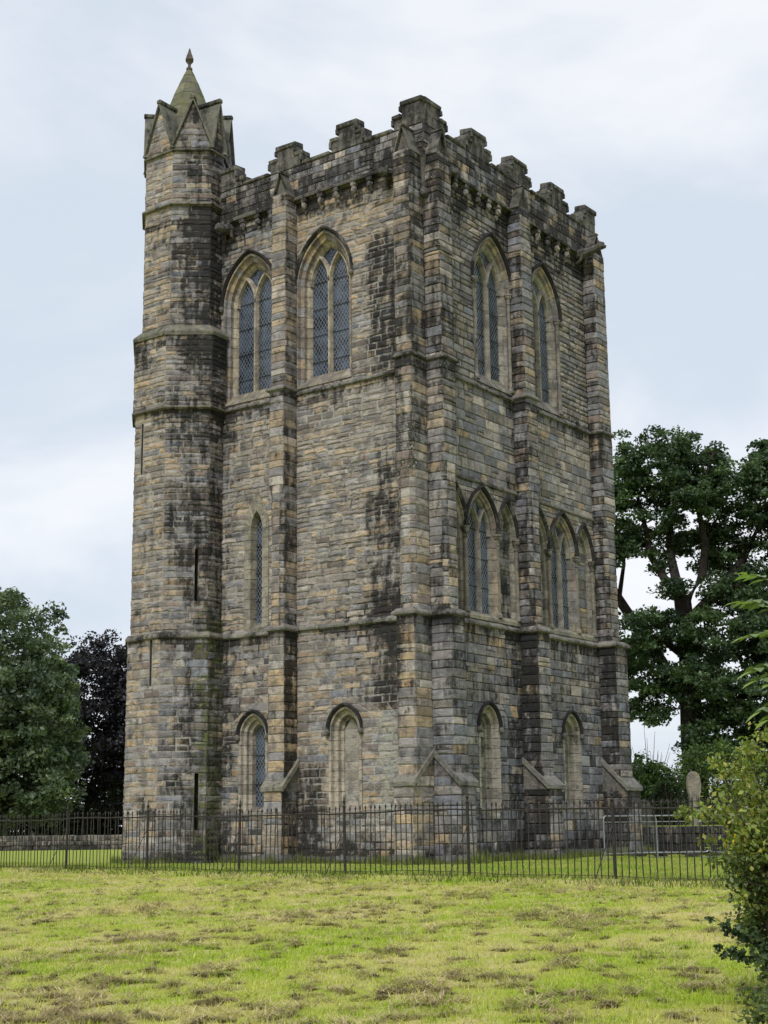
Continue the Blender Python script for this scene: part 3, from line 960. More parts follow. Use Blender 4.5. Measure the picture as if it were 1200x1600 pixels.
# --- stair turret
TC = (-9.47, .04)
def octa(a):
    t = .4142
    v = [(-1, t), (-1, -t), (-t, -1), (t, -1), (1.10, -.46), (1.06, -.02), (t, 1), (-t, 1)]
    return [(TC[0] + x * a, TC[1] + y * a) for x, y in v]
slits = []
def slit(fr, u, w, z0, z1):
    h = Hole(u, w, z0, z1, z1)
    mb = MB()
    q = [(u - w, z0), (u + w, z0), (u + w, z1), (u - w, z1)]
    V = [fr(a, -.0, b) for a, b in q] + [fr(a, -.5, b) for a, b in q]
    mb.add(V, [(0, 1, 5, 4), (1, 2, 6, 5), (2, 3, 7, 6), (3, 0, 4, 7), (4, 5, 6, 7)], (.10, .09, .075), (.2, 0, 0))
    mb.build('slit_window', M_STONE, tower)
    return h
stT = [(-.1, Z1, 1.66, 'coursed'), (Z1 + .05, Z2, 1.58, 'rubble'), (Z2 + .05, 16.25, 1.66, 'rubble'), (16.25, 20.72, 1.43, 'rubble'), (20.72, 22.62, 1.44, 'rubble')]
for z0, z1, a, st in stT:
    v = octa(a)
    pts = v[0:6]
    fr2, fr3 = Frame(pts[2], pts[3]), Frame(pts[3], pts[4])
    holes = {}
    if z0 < 0: holes = {2: [slit(fr2, 1.0, .045, 5.2, Z1)], 3: [slit(fr3, 1.15, .06, .95, 2.6)]}
    elif z0 < 8: holes = {2: [slit(fr2, .30, .04, 11.85, 13.5)], 3: [slit(fr3, 1.02, .05, 7.75, 9.35)]}
    facets('T', pts, z0, z1, st, holes=holes)
    full = octa(a - .06)
    core.add([(x, y, z1 - .002) for x, y in full], [tuple(range(8))], (.1, .1, .09))
    for i in (5, 6, 7):
        p, q = full[i], full[(i + 1) % 8]
        core.add([(p[0], p[1], z0), (q[0], q[1], z0), (q[0], q[1], z1), (p[0], p[1], z1)], [(0, 1, 2, 3)], (.2, .19, .16), (.2, 0, .1))
# hidden back walls and inner lining of the tower, a floor behind the parapet
core.add([(0, 10.36, 0), (-10.2, 10.36, 0), (-10.2, 10.36, ZT), (0, 10.36, ZT)], [(0, 1, 2, 3)], (.2, .19, .16), (.2, 0, .1))
core.add([(-10.2, 10.36, 0), (-10.2, .6, 0), (-10.2, .6, ZT), (-10.2, 10.36, ZT)], [(0, 1, 2, 3)], (.2, .19, .16), (.2, 0, .1))
core.add([(-10.2, .5, 20.4), (-.5, .5, 20.4), (-.5, 10.3, 20.4), (-10.2, 10.3, 20.4)], [(0, 1, 2, 3)], (.1, .1, .1))
core.add([(-10, .62, 0), (-.62, .62, 0), (-.62, .62, 20.4), (-10, .62, 20.4)], [(0, 1, 2, 3)], (.02, .02, .02))
core.add([(-.62, .62, 0), (-.62, 10, 0), (-.62, 10, 20.4), (-.62, .62, 20.4)], [(0, 1, 2, 3)], (.02, .02, .02))
core.add([(-.001, 10.3, 0), (-.001, 10.36, 0), (-.001, 10.36, ZT), (-.001, 10.3, ZT)], [(0, 1, 2, 3)], (.2, .19, .16))

# --- string courses wrapping walls and buttresses
def outline(dm, da, db, dmr, dfr, x=0.0, left=-8.3):
    return [(left, 0), (-5.33 - x, 0), (-5.33 - x, -dm), (-4.79 + x, -dm), (-4.79 + x, 0), (-WA - x, 0), (-WA - x, -da), (0, -da), (0, 0), (db, 0),
            (db, WB + x), (0, WB + x), (0, 4.72 - x), (dmr, 4.72 - x), (dmr, 5.34 + x), (0, 5.34 + x), (0, 9.62 - x), (dfr, 9.62 - x), (dfr, 10.36 + x), (-.3, 10.36 + x)]
string_course('string_course', outline(.60, .80, .66, .62, .64, .03), Z1 - .0, .11, .17, tower, (.20, .19, .165), (.38, .12, .3))
# the upper band steps up over the buttresses, so it is built run by run
for pts, z in (([(-8.2, 0), (-5.33, 0)], Z2), ([(-4.79, 0), (-WA, 0)], Z2), ([(0, WB), (0, 4.72)], Z2), ([(0, 5.34), (0, 9.62)], Z2),
               ([(-5.33, 0), (-5.33, -.64), (-4.79, -.64), (-4.79, 0)], Z2 + .10),
               ([(-WA, 0), (-WA, -.74), (0, -.74), (0, 0), (.56, 0), (.56, WB), (0, WB)], Z2 + .16),
               ([(0, 4.72), (.5, 4.72), (.5, 5.34), (0, 5.34)], Z2 + .1), ([(0, 9.62), (.48, 9.62), (.48, 10.36), (0, 10.36)], Z2)):
    string_course('string_course', pts, z, .095, .14, tower, (.175, .168, .15), (.42, .06, .25))
for a, z, p_, h_ in ((1.66, Z1, .09, .17), (1.62, Z2, .1, .13), (1.44, 20.70, .12, .14), (1.44, 22.58, .10, .12)):
    string_course('string_course', octa(a)[0:6], z, p_, h_, tower, (.16, .15, .12), (.42, .1, .1), back=.15)
string_course('string_course', octa(1.44)[0:6], 16.22, .30, .42, tower, (.17, .165, .125), (.38, .25, .1), back=.1)
# label band above the arcades
for a, b in ((WB, 4.72), (5.34, 9.62)):
    string_course('string_course', [(0, a), (0, b)], 10.86, .07, .13, tower, (.17, .16, .13), (.35, -.1, .1))
# low plinth
pl = outline(.80, 1.04, .92, .92, .94, .1)
string_course('plinth_course', [(p[0], p[1]) for p in pl], .06, .05, .2, tower, (.12, .12, .11), (.4, .15, .2))

# --- parapet
panel('P', shift(FL, .12), -8.6, .12, ZP + .12, ZT, 'ashlar')
panel('P', shift(FR_, .12), -.12, 10.4, ZP + .12, ZT, 'ashlar')
FLP, FRP = shift(FL, .12), shift(FR_, .12)
for fr, a, b in ((FLP, -8.6, .12), (FRP, -.12, 10.4)):       # inside of the parapet
    core.add([fr(a, -.42, 20.2), fr(b, -.42, 20.2), fr(b, -.42, ZT), fr(a, -.42, ZT)], [(0, 1, 2, 3)], (.15, .14, .13), (.3, 0, .1))
    core.add([fr(a, -.42, ZT), fr(b, -.42, ZT), fr(b, 0, ZT), fr(a, 0, ZT)], [(0, 1, 2, 3)], (.15, .14, .13), (.3, 0, .1))
for fr, runs in ((FL, ((-8.3, -5.36), (-4.76, -.6))), (FR_, ((.7, 4.7), (5.36, 9.6)))):
    for a, b in runs:
        pts = [fr(a, .0, 0)[:2], fr(b, .0, 0)[:2]]
        string_course('parapet_string', pts, ZP, .20, .24, tower, (.13, .125, .105), (.5, .1, .05))
GREEN = (.15, .145, .12)
def coping(fr, a, b, z, h=.17, n0=-.42, n1=.06, parent=None, col=GREEN, name='coping', soot=-.02):
    n = max(1, round((b - a) / .85))
    for i in range(n):
        mb = MB()
        cbox(mb, fr, a + (b - a) * i / n + .004, a + (b - a) * (i + 1) / n - .004, n0, n1, z, z + h, .03, col, 'P', .012, .05, soot)
        mb.build(name, M_STONE, parent or tower)
def merlon(fr, a, b, ca, cb, zstep=21.66, ztop=22.02, name='merlon', left=True, right=True):
    """stepped merlon: body with a taller middle, each step under its own coping"""
    mb = MB()
    cbox(mb, fr, a + .07, b - .07, -.40, .012, ZT + .02, zstep, .012, (.15, .143, .125), 'P', .006)
    cbox(mb, fr, ca + .07, cb - .07, -.395, .016, zstep - .02, ztop, .012, (.16, .15, .13), 'P', .006)
    o = mb.build(name, M_STONE, tower)
    coping(fr, ca, cb, ztop, .22, -.40, .06, o, soot=.0)
    if left:
        coping(fr, a, ca + .06, zstep, .2, -.40, .055, o)
        mb = MB(); cbox(mb, fr, a, a + .085, -.44, .07, ZT + .16, zstep + .01, .012, (.14, .135, .12), 'P', .006); mb.build('side_coping', M_STONE, o)
        mb = MB(); cbox(mb, fr, ca, ca + .085, -.43, .075, zstep + .2, ztop + .01, .012, (.14, .135, .12), 'P', .006); mb.build('side_coping', M_STONE, o)
    if right:
        coping(fr, cb - .06, b, zstep, .2, -.40, .055, o)
        mb = MB(); cbox(mb, fr, b - .085, b, -.44, .07, ZT + .16, zstep + .01, .012, (.14, .135, .12), 'P', .006); mb.build('side_coping', M_STONE, o)
        mb = MB(); cbox(mb, fr, cb - .085, cb, -.43, .075, zstep + .2, ztop + .01, .012, (.14, .135, .12), 'P', .006); mb.build('side_coping', M_STONE, o)
    return o
merlon(FLP, -9.0, -6.92, -9.0, -7.2, 21.5, 21.92, left=False)
merlon(FLP, -5.85, -4.47, -5.57, -4.73)
merlon(FLP, -3.37, -2.02, -3.10, -2.29)
merlon(FLP, -.98, .125, -.69, .125, right=False)
merlon(FRP, -.03, 1.15, -.02, .86, left=False)
merlon(FRP, 2.16, 3.64, 2.47, 3.36)
merlon(FRP, 4.60, 6.09, 4.90, 5.84)
merlon(FRP, 7.14, 8.56, 7.40, 8.31)
merlon(FRP, 9.48, 10.6, 9.77, 10.6, right=False)
for fr, runs in ((FLP, ((-6.92, -5.85), (-4.47, -3.37), (-2.02, -.98))), (FRP, ((1.15, 2.16), (3.64, 4.60), (6.09, 7.14), (8.56, 9.48)))):
    for a, b in runs: coping(fr, a, b, ZT, .17)
# far parapet seen from behind is low and plain
core.add([(-10.2, 10.0, 20.3), (.1, 10.0, 20.3), (.1, 10.0, ZT), (-10.2, 10.0, ZT)], [(0, 1, 2, 3)], (.14, .13, .12))

# corbels under the parapet string, carved heads and beasts
def corbel(fr, u, z=ZP, kind=0):
    mb = MB()
    c = PAL['grey'] if rnd.random() < .6 else PAL['buff']
    c = jc(c, .8, 1.1)
    lump(mb, fr(u, .10, z - .26), (.10, .11, .14), c, rnd.randint(0, 999), (.5, -.1, .1), .35)
    lump(mb, fr(u, .17, z - .29), (.045, .05, .05), c, rnd.randint(0, 999), (.45, -.1, .1), .3)
    lump(mb, fr(u, .03, z - .42), (.065, .07, .10), c, rnd.randint(0, 999), (.5, -.1, .1), .3)
    cbox(mb, fr, u - .10, u + .10, -.03, .19, z - .15, z - .02, .015, c, 'P', .006, 0, -.2)
    return mb.build('corbel', M_STONE, tower, smooth=False)
for fr, us in ((FL, (-7.0, -6.35, -5.75, -4.42, -3.78, -3.14, -2.5, -1.85)), (FR_, (1.55, 2.17, 2.8, 3.42, 4.05, 5.8, 6.45, 7.1, 7.75, 8.35))):
    for u in us: corbel(fr, u + rr(-.05, .05))
def gargoyle(fr, u, z, reach=.75, droop=-.05, lab=None):
    mb = MB(); c = (.10, .095, .085)
    pts = [fr(u, -.05, z), fr(u, reach * .35, z + .02), fr(u, reach * .7, z + droop * .5), fr(u, reach, z + droop)]
    tube(mb, pts, [.17, .19, .13, .12], 8, c, True, (.45, 0, .05))
    lump(mb, fr(u, reach + .05, z + droop + .03), (.15, .15, .14), c, rnd.randint(0, 99), (.4, 0, .1), .4)
    lump(mb, fr(u, reach + .18, z + droop - .04), (.085, .085, .065), c, rnd.randint(0, 99), (.4, 0, .1), .4)
    for s_ in (-.1, .1):
        lump(mb, fr(u + s_, reach + .0, z + droop + .16), (.04, .04, .07), c, 3)
        tube(mb, [fr(u + s_ * 1.3, reach * .35, z - .05), fr(u + s_ * 1.6, reach * .3, z - .28), fr(u + s_ * 1.5, reach * .1, z - .34)], [.07, .05, .04], 6, c, True, (.45, 0, .05))
    o = mb.build('gargoyle', M_STONE, tower)
    if lab: o['label'] = lab
    return o
gargoyle(FL, -7.55, ZP - .22, .5, -.1, 'dark carved beast beside the stair turret')
gargoyle(FL, -1.05, ZP - .2, .45, -.05, 'dark carved beast beside the front corner buttress')
gargoyle(FR_, 1.0, ZP - .12, .35, 0, 'blackened waterspout stub close to the front corner')
gargoyle(FR_, 9.2, ZP - .05, .95, .12, 'long beast-shaped waterspout jutting out at the far corner')
mb = MB()
tube(mb, [(.04, -.04, 19.15), (.05, -.05, 19.9), (.09, -.09, 20.3)], [.06, .075, .13], 8, (.14, .13, .12), True, (.4, 0, .05))
lump(mb, (.12, -.12, 19.08), (.14, .14, .17), (.11, .105, .1), 17, (.4, 0, .05), .3)
mb.build('corner_head_corbel', M_STONE, tower)

# gablets crowning the buttresses
def gablet(fr, u0, u1, d, z0, z1, key):
    mb = MB()
    uc = (u0 + u1) / 2; w = (u1 - u0) / 2 - .03; d = d * .86
    V = [fr(uc - w, d - .06, z0), fr(uc + w, d - .06, z0), fr(uc, d - .06, z1), fr(uc - w, .05, z0), fr(uc + w, .05, z0), fr(uc, .05, z1)]
    mb.add(V, [(0, 1, 2), (3, 5, 4), (0, 2, 5, 3), (1, 4, 5, 2), (0, 3, 4, 1)], (.13, .12, .105), (.42, .0, .12))
    cbox(mb, fr, uc - w - .03, uc + w + .03, .02, d + .05, z0 - .08, z0 + .02, .02, (.16, .15, .13), 'P', .006)
    o = mb.build('gablet', M_STONE, tower)
    for s_ in (-1, 1):
        mb = MB()
        t = .05; ov = .05
        sl = Vector((w, z1 - z0)).normalized(); nx, nz = sl.y, sl.x
        a = (uc + s_ * (w + .04), z0 - .06); b = (uc + s_ * .01, z1 + .03)
        sec = [a, b, (b[0], b[1] + t * 1.5), (a[0] + s_ * nx * t, a[1] + nz * t)]
        rings = [[fr(p[0], n, p[1]) for p in sec] for n in (d + ov, d * .5 + .04, .02)]
        loft(mb, rings, True, False, (.13, .125, .105), (.46, .06, .15), True)
        mb.build('coping', M_STONE, o)
    mb = MB()
    cbox(mb, fr, uc - .075, uc + .075, .02, d + .08, z1 + .03, z1 + .12, .025, (.15, .145, .12), 'P', .008)
    mb.build('ridge_stone', M_STONE, o)
gablet(FL, -5.33, -4.79, .56, 20.28, 20.98, 'ML')
gablet(FL, -WA, 0, .70, 20.3, 21.05, 'A')
gablet(FR_, 0, WB, .55, 20.3, 21.05, 'B')
gablet(FR_, 4.72, 5.34, .48, 20.28, 20.98, 'MR')
gablet(FR_, 9.62, 10.36, .47, 20.28, 20.98, 'FR')

# --- turret roof: a gable on each side of the octagon and a stone spire
o8 = octa(1.46)
roof = None
for i in range(8):
    a, b = o8[i], o8[(i + 1) % 8]
    fr = Frame(a, b); Lg = fr.len
    z0, z1 = 22.70, 24.36
    key = 'T'
    k = Lg / 2 / (z1 - z0)
    if i in (1, 2, 3, 4, 5, 0):
        panel('T', shift(fr, -.02), lambda z: (z - z0) * k, lambda z: Lg - (z - z0) * k, z0, z1 - .08, 'coursed')
    mb = MB()
    dep = .95
    V = [fr(0, -.06, z0), fr(Lg, -.06, z0), fr(Lg / 2, -.06, z1), fr(0, -dep, z0), fr(Lg, -dep, z0), fr(Lg / 2, -dep, z1)]
    mb.add(V, [(0, 1, 2), (3, 5, 4), (0, 2, 5, 3), (1, 4, 5, 2)], (.2, .19, .15), (.25, .15, .15))
    g_ = mb.build('turret_gable', M_STONE, tower)
    for s_ in (-1, 1):
        mb = MB()
        w = Lg / 2; t = .07
        sl = Vector((w, z1 - z0)).normalized(); nx, nz = sl.y, sl.x
        A = (Lg / 2 + s_ * (w + .02), z0 - .04); B = (Lg / 2, z1 + .02)
        sec = [A, B, (B[0], B[1] + t * 1.9), (A[0] + s_ * nx * t, A[1] + nz * t)]
        rings = [[fr(p[0], n, p[1]) for p in sec] for n in (.09, -.3, -dep)]
        loft(mb, rings, True, False, (.15, .148, .115), (.38, .2, .15), True)
        mb.build('coping', M_STONE, g_)
    mb = MB()
    cbox(mb, fr, Lg / 2 - .085, Lg / 2 + .085, -dep, .12, z1 + .05, z1 + .2, .03, (.17, .17, .125), 'P', .006)
    mb.build('ridge_stone', M_STONE, g_)
mb = MB()
SPX, SPY = TC[0] - .16, TC[1] + .02
lev = [(22.6, 1.28), (23.4, 1.12), (24.2, .91), (24.75, .74), (25.3, .55), (25.75, .37), (26.1, .22), (26.38, .09)]
for (za, ra), (zb, rb) in zip(lev[:-1], lev[1:]):
    for i in range(8):
        t0, t1 = math.pi / 8 + i * math.pi / 4, math.pi / 8 + (i + 1) * math.pi / 4
        q = lambda t, r, z: (SPX + math.cos(t) * r, SPY + math.sin(t) * r, z)
        e = .006
        V = [q(t0, ra, za + e), q(t1, ra, za + e), q(t1, rb, zb - e), q(t0, rb, zb - e), q((t0 + t1) / 2, ra * .95, za + e), q((t0 + t1) / 2, rb * .95, zb - e)]
        mb.add(V, [(0, 4, 5, 3), (4, 1, 2, 5)], jc((.15, .145, .095), .75, 1.2), (.26, .5, .12))
    mb.add([(SPX + math.cos(math.pi / 8 + i * math.pi / 4) * (r - .012), SPY + math.sin(math.pi / 8 + i * math.pi / 4) * (r - .012), z) for r, z in ((ra, za), (rb, zb)) for i in range(8)],
           [(i, (i + 1) % 8, 8 + (i + 1) % 8, 8 + i) for i in range(8)], (.06, .06, .05))
spire = mb.build('spire', M_STONE, tower)
spire['label'] = 'mossy stone spirelet of the stair turret'
mb = MB()
prof = [(.10, 26.32), (.15, 26.37), (.15, 26.42), (.08, 26.46), (.07, 26.59), (.13, 26.67), (.19, 26.73), (.19, 26.79), (.14, 26.83), (.15, 26.89), (.09, 27.01), (.05, 27.12), (.015, 27.20)]
loft(mb, [[(SPX + .78 * r * (1 + .12 * math.cos(4 * t)) * math.cos(t), SPY + .78 * r * (1 + .12 * math.cos(4 * t)) * math.sin(t), z) for t in [2 * math.pi * k / 12 for k in range(12)]] for r, z in prof], True, False, (.085, .065, .058), (.25, -.1, .1))
mb.build('finial', M_STONE, spire)

# --- the stones themselves: the 300 largest in view as parts, the rest as one mass
def facing(s):
    return s[4] < 0 and project(s[5])[0] > -50
order = sorted(range(len(STONES)), key=lambda i: -abs(STONES[i][4]))
vis = []
for i in order:
    V, F, c, w, ar, P = STONES[i]
    v = [Vector(x) for x in V[8:11]]
    nrm = (Vector(V[10]) - Vector(V[8])).cross(Vector(V[12]) - Vector(V[8]))
    if nrm.dot(CAM - Vector(P)) > 0: vis.append(i)
    if len(vis) >= 300: break
big = set(vis)
mass = MB()
for i, (V, F, c, w, ar, P) in enumerate(STONES):
    if i in big:
        mb = MB(); mb.add(V, F, c, w); mb.build('stone', M_STONE, tower)
    else: mass.add(V, F, c, w)
o = mass.build('masonry', M_STONE, tower)
tag(o, kind='stuff')
o = core.build('wall_core', M_STONE, tower)
print('stones', len(STONES))

# ------------------------------------------------------------------ ground
P0 = Vector((-7.86, -5.84)); FD = Vector((3.498, -.478)); FT = FD.normalized(); FNn = Vector((FT.y, -FT.x))   # fence line, normal towards the field
def hash2(ix, iy, seed=0):
    h = (ix.astype(np.int64) * 374761393 + iy.astype(np.int64) * 668265263 + seed * 974634777) & 0xffffffff
    h = ((h ^ (h >> 13)) * 1274126177) & 0xffffffff
    return ((h ^ (h >> 16)) & 0xffff) / 65535.0
def vnoise(x, y, seed=0):
    ix, iy = np.floor(x), np.floor(y); fx, fy = x - ix, y - iy
    fx, fy = fx * fx * (3 - 2 * fx), fy * fy * (3 - 2 * fy)
    a, b = hash2(ix, iy, seed), hash2(ix + 1, iy, seed); c, d = hash2(ix, iy + 1, seed), hash2(ix + 1, iy + 1, seed)
    return (a * (1 - fx) + b * fx) * (1 - fy) + (c * (1 - fx) + d * fx) * fy
def fbm(x, y, seed=0, o=4):
    s = 0; a = .5
    for i in range(o):
        s = s + a * vnoise(x * 2 ** i, y * 2 ** i, seed + i); a *= .5
    return s / (1 - .5 ** o)
def smn(a, b, x):
    t = np.clip((x - a) / (b - a), 0, 1); return t * t * (3 - 2 * t)
def ground_z(x, y):
    s = (x - P0.x) * FNn.x + (y - P0.y) * FNn.y
    z = -.62 * np.clip((s - .6) / 17, 0, 1.4) - .07 * smn(.15, .9, s)
    z = z + (fbm(x * .8, y * .8, 3) - .5) * .10 * smn(.5, 2.5, s) + (fbm(x * 3.1, y * 3.1, 9, 3) - .5) * .05 * smn(.3, 1.5, s)
    return z
def axis(lo, hi, a, b, st):
    mid = np.arange(a, b + st, st)
    left = a - np.geomspace(1, a - lo, 22)[::-1]; right = mid[-1] + np.geomspace(1, hi - mid[-1], 22)
    return np.concatenate([left, mid, right])
gx, gy = axis(-1500, 1500, -24, 30, .16), axis(-1500, 1500, -34, 14, .16)
X, Y = np.meshgrid(gx, gy)
Zg = ground_z(X, Y)
V = np.stack([X, Y, Zg], -1).reshape(-1, 3)
ny_, nx_ = X.shape
I = np.arange(ny_ * nx_).reshape(ny_, nx_)
Fq = np.stack([I[:-1, :-1], I[:-1, 1:], I[1:, 1:], I[1:, :-1]], -1).reshape(-1, 4)
def ground_material():
    mt, t, b = mat_new('meadow_turf')
    geo = t.nodes.new('ShaderNodeNewGeometry').outputs['Position']
    sx = t.nodes.new('ShaderNodeSeparateXYZ'); t.links.new(geo, sx.inputs[0])
    # distance from the fence line, positive on the field side
    s = mathn(t, 'ADD', mathn(t, 'MULTIPLY', mathn(t, 'SUBTRACT', sx.outputs[0], P0.x), FNn.x), mathn(t, 'MULTIPLY', mathn(t, 'SUBTRACT', sx.outputs[1], P0.y), FNn.y))
    na = noisen(t, geo, .55, 6, .6, .4); nb = noisen(t, geo, 3.2, 5, .62, .4); nc = noisen(t, geo, 22, 3, .6)
    field = mixn(t, ramp(t, mathn(t, 'ADD', mathn(t, 'MULTIPLY', na, .6), mathn(t, 'MULTIPLY', nb, .4)), .38, .62), (.30, .37, .04), (.48, .42, .18))
    field = mixn(t, ramp(t, nc, .3, .7), mixn(t, .35, field, (.16, .15, .06)), field)
    lawn = mixn(t, ramp(t, nb, .3, .7), (.20, .28, .03), (.30, .33, .08))
    far = mixn(t, ramp(t, na, .35, .65), (.12, .15, .03), (.2, .18, .08))
    col = mixn(t, ramp(t, s, -.15, .25), lawn, field)
    t.links.new(mixn(t, ramp(t, s, -60, -42), far, col), b.inputs['Base Color'])
    b.inputs['Roughness'].default_value = .95; b.inputs['Specular IOR Level'].default_value = .1
    bp = t.nodes.new('ShaderNodeBump'); bp.inputs['Strength'].default_value = .7; bp.inputs['Distance'].default_value = .06
    t.links.new(mathn(t, 'ADD', nb, mathn(t, 'MULTIPLY', nc, .6)), bp.inputs['Height']); t.links.new(bp.outputs[0], b.inputs['Normal'])
    return mt
M_TURF = ground_material()
g_ = np_mesh('ground', V, Fq, M_TURF, smooth=True)
tag(g_, 'mown meadow and lawn around the tower', None, None, 'structure')

# ---- grass blades and mown clippings on the field
def blades(n, dlo, dhi, hgt, wid, flat, colour, keep, seed):
    rs = np.random.RandomState(seed)
    n = int(n * 1.75); dlo = dlo * .82
    D = dlo * (dhi / dlo) ** rs.rand(n)
    lat = (rs.rand(n) - .5) * 2 * (.36 * D + 4.5)
    fh = np.array([F_.x, F_.y]) / math.hypot(F_.x, F_.y); rh = np.array([fh[1], -fh[0]])
    x = CAM.x + fh[0] * D + rh[0] * lat; y = CAM.y + fh[1] * D + rh[1] * lat
    k = keep(x, y, rs.rand(n)); x, y, D = x[k], y[k], D[k]; n = len(x)
    z = ground_z(x, y)
    az = rs.rand(n) * 2 * math.pi; h = hgt * (.45 + .9 * rs.rand(n)); w = wid * (.7 + .6 * rs.rand(n)) * (D / 13) ** .6
    ln = flat[0] + (flat[1] - flat[0]) * rs.rand(n)
    tip = np.stack([np.cos(az) * h * ln, np.sin(az) * h * ln, h * np.sqrt(np.clip(1 - ln ** 2, .02, 1))], -1)
    az2 = rs.rand(n) * 2 * math.pi
    sd_ = np.stack([np.cos(az2) * w, np.sin(az2) * w, np.zeros(n)], -1)
    b = np.stack([x, y, z - .005], -1)
    if flat[1] > .9: b[:, 2] += rs.rand(n) * .085 * clip_(x, y)
    V = np.stack([b - sd_, b + sd_, b + tip], 1).reshape(-1, 3)
    c = colour(x, y, rs)
    C = np.repeat(c, 3, 0)
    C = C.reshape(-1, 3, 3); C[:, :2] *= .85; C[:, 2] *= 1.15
    return V, C.reshape(-1, 3)
def s_of(x, y): return (x - P0.x) * FNn.x + (y - P0.y) * FNn.y
def dry(x, y): return smn(.42, .60, .45 * fbm(x * .45 + 7, y * .45, 21) + .55 * fbm(x * 1.9, y * 1.9, 31))
def clip_(x, y): return smn(.54, .65, .35 * fbm(x * .7 + 7, y * .7, 21) + .65 * fbm(x * 4.2 + .8 * vnoise(x * 1.3, y * 1.3, 4), y * 4.2, 61))
def mixc(a, b, t): return np.array(a)[None] * (1 - t[:, None]) + np.array(b)[None] * t[:, None]
def col_green(x, y, rs):
    t = dry(x, y); v = (.7 + .6 * rs.rand(len(x)))[:, None]
    return mixc((.31, .42, .025), (.52, .49, .12), t) * v
def col_dry(x, y, rs):
    t = np.clip(fbm(x * 3.3, y * 3.3, 51) * 2.4 - .62 + .35 * (rs.rand(len(x)) - .5), 0, 1); v = (.6 + .7 * rs.rand(len(x)))[:, None]
    return mixc((.16, .12, .065), (.66, .54, .32), t) * v
parts_ = [blades(270000, 10.3, 44, .058, .0048, (.1, .75), col_green, lambda x, y, r: (s_of(x, y) > .15) & (r < 1 - .55 * dry(x, y)), 1),
          blades(300000, 10.3, 44, .10, .0048, (.8, .99), col_dry, lambda x, y, r: (s_of(x, y) > .3) & (r < .07 + .93 * clip_(x, y)), 2),
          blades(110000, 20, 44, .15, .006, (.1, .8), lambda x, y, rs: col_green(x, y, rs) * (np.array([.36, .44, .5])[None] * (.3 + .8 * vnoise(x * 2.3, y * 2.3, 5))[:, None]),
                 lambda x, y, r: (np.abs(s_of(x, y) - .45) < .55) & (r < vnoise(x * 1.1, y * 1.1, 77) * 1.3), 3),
          blades(150000, 23, 52, .05, .006, (.1, .8), lambda x, y, rs: mixc((.22, .31, .03), (.36, .37, .09), smn(.38, .62, fbm(x * .9, y * .9, 15))) * (.65 + .6 * rs.rand(len(x)))[:, None],
                 lambda x, y, r: (s_of(x, y) < -.05) & (s_of(x, y) > -18) & ~((x < 1.2) & (y > -1.2)), 4)]
def heaps(n, seed):
    rs = np.random.RandomState(seed)
    D = 8.6 * 4 ** rs.rand(n * 5); lat = (rs.rand(n * 5) - .5) * 2 * (.36 * D + 4.5)
    fh = np.array([F_.x, F_.y]) / math.hypot(F_.x, F_.y); rh = np.array([fh[1], -fh[0]])
    x = CAM.x + fh[0] * D + rh[0] * lat; y = CAM.y + fh[1] * D + rh[1] * lat
    k = (s_of(x, y) > 1.0) & (rs.rand(n * 5) < .06 + clip_(x, y)); x, y = x[k][:n], y[k][:n]; m = len(x)
    per = 90
    r = (.04 + .13 * rs.rand(m, 1) ** 2); a = rs.rand(m, per) * 6.28; q = np.sqrt(rs.rand(m, per)); st = .5 + 1.2 * rs.rand(m, 1); ro = rs.rand(m, 1) * 3.14
    ex, ey = np.cos(a) * q * r * st, np.sin(a) * q * r / st
    X_ = x[:, None] + ex * np.cos(ro) - ey * np.sin(ro); Y_ = y[:, None] + ex * np.sin(ro) + ey * np.cos(ro)
    hz = (1 - q ** 2) * (.025 + .22 * r) * rs.rand(m, per)
    X_, Y_, hz = X_.ravel(), Y_.ravel(), hz.ravel(); N_ = len(X_)
    Z_ = ground_z(X_, Y_) + hz
    az = rs.rand(N_) * 6.28; ln = .05 + .07 * rs.rand(N_); t = np.stack([np.cos(az) * ln, np.sin(az) * ln, (rs.rand(N_) - .4) * .04], -1)
    w = np.stack([-np.sin(az), np.cos(az), 0 * az], -1) * .0055
    b = np.stack([X_, Y_, Z_], -1)
    V = np.stack([b - w, b + w, b + t], 1).reshape(-1, 3)
    tone = np.repeat(rs.rand(m) ** 1.7, per) * .85 + .15 * rs.rand(N_)
    C = mixc((.12, .092, .048), (.54, .43, .25), np.clip(tone + hz * 2, 0, 1)) * (.6 + .7 * rs.rand(N_))[:, None]
    return V, np.repeat(C, 3, 0)
parts_.append(heaps(3200, 23))
# rank grass and weeds along the foot of the tower
rs = np.random.RandomState(19)
ol = [Vector(p) for p in mitre_path(octa(1.7)[1:4] + [(-8.0, -.05), (-5.4, -.05), (-5.4, -.85), (-4.7, -.85), (-4.7, -.05), (-.7, -.05), (-.7, -1.1), (.1, -1.1), (.1, -.1), (.98, -.1), (.98, .8), (.08, .8), (.08, 4.6), (.98, 4.6), (.98, 5.5), (.08, 5.5), (.08, 9.5), (1.0, 9.5), (1.0, 10.5)], .04)]
bx = []
for a_, b_ in zip(ol[:-1], ol[1:]):
    k = int((b_ - a_).length * 420)
    t_ = rs.rand(k)[:, None]; e_ = (b_ - a_).normalized()
    bx.append(np.array(a_)[None] + t_ * np.array(b_ - a_)[None] + np.array((e_.y, -e_.x))[None] * (rs.rand(k)[:, None] ** 2 * .3))
bx = np.concatenate(bx); n = len(bx)
h_ = (.06 + .24 * rs.rand(n) ** 2) * (.4 + 1.3 * vnoise(bx[:, 0] * 1.7, bx[:, 1] * 1.7, 8)); az = rs.rand(n) * 6.28; ln = rs.rand(n) * .6
b3 = np.stack([bx[:, 0], bx[:, 1], np.full(n, -.01)], -1)
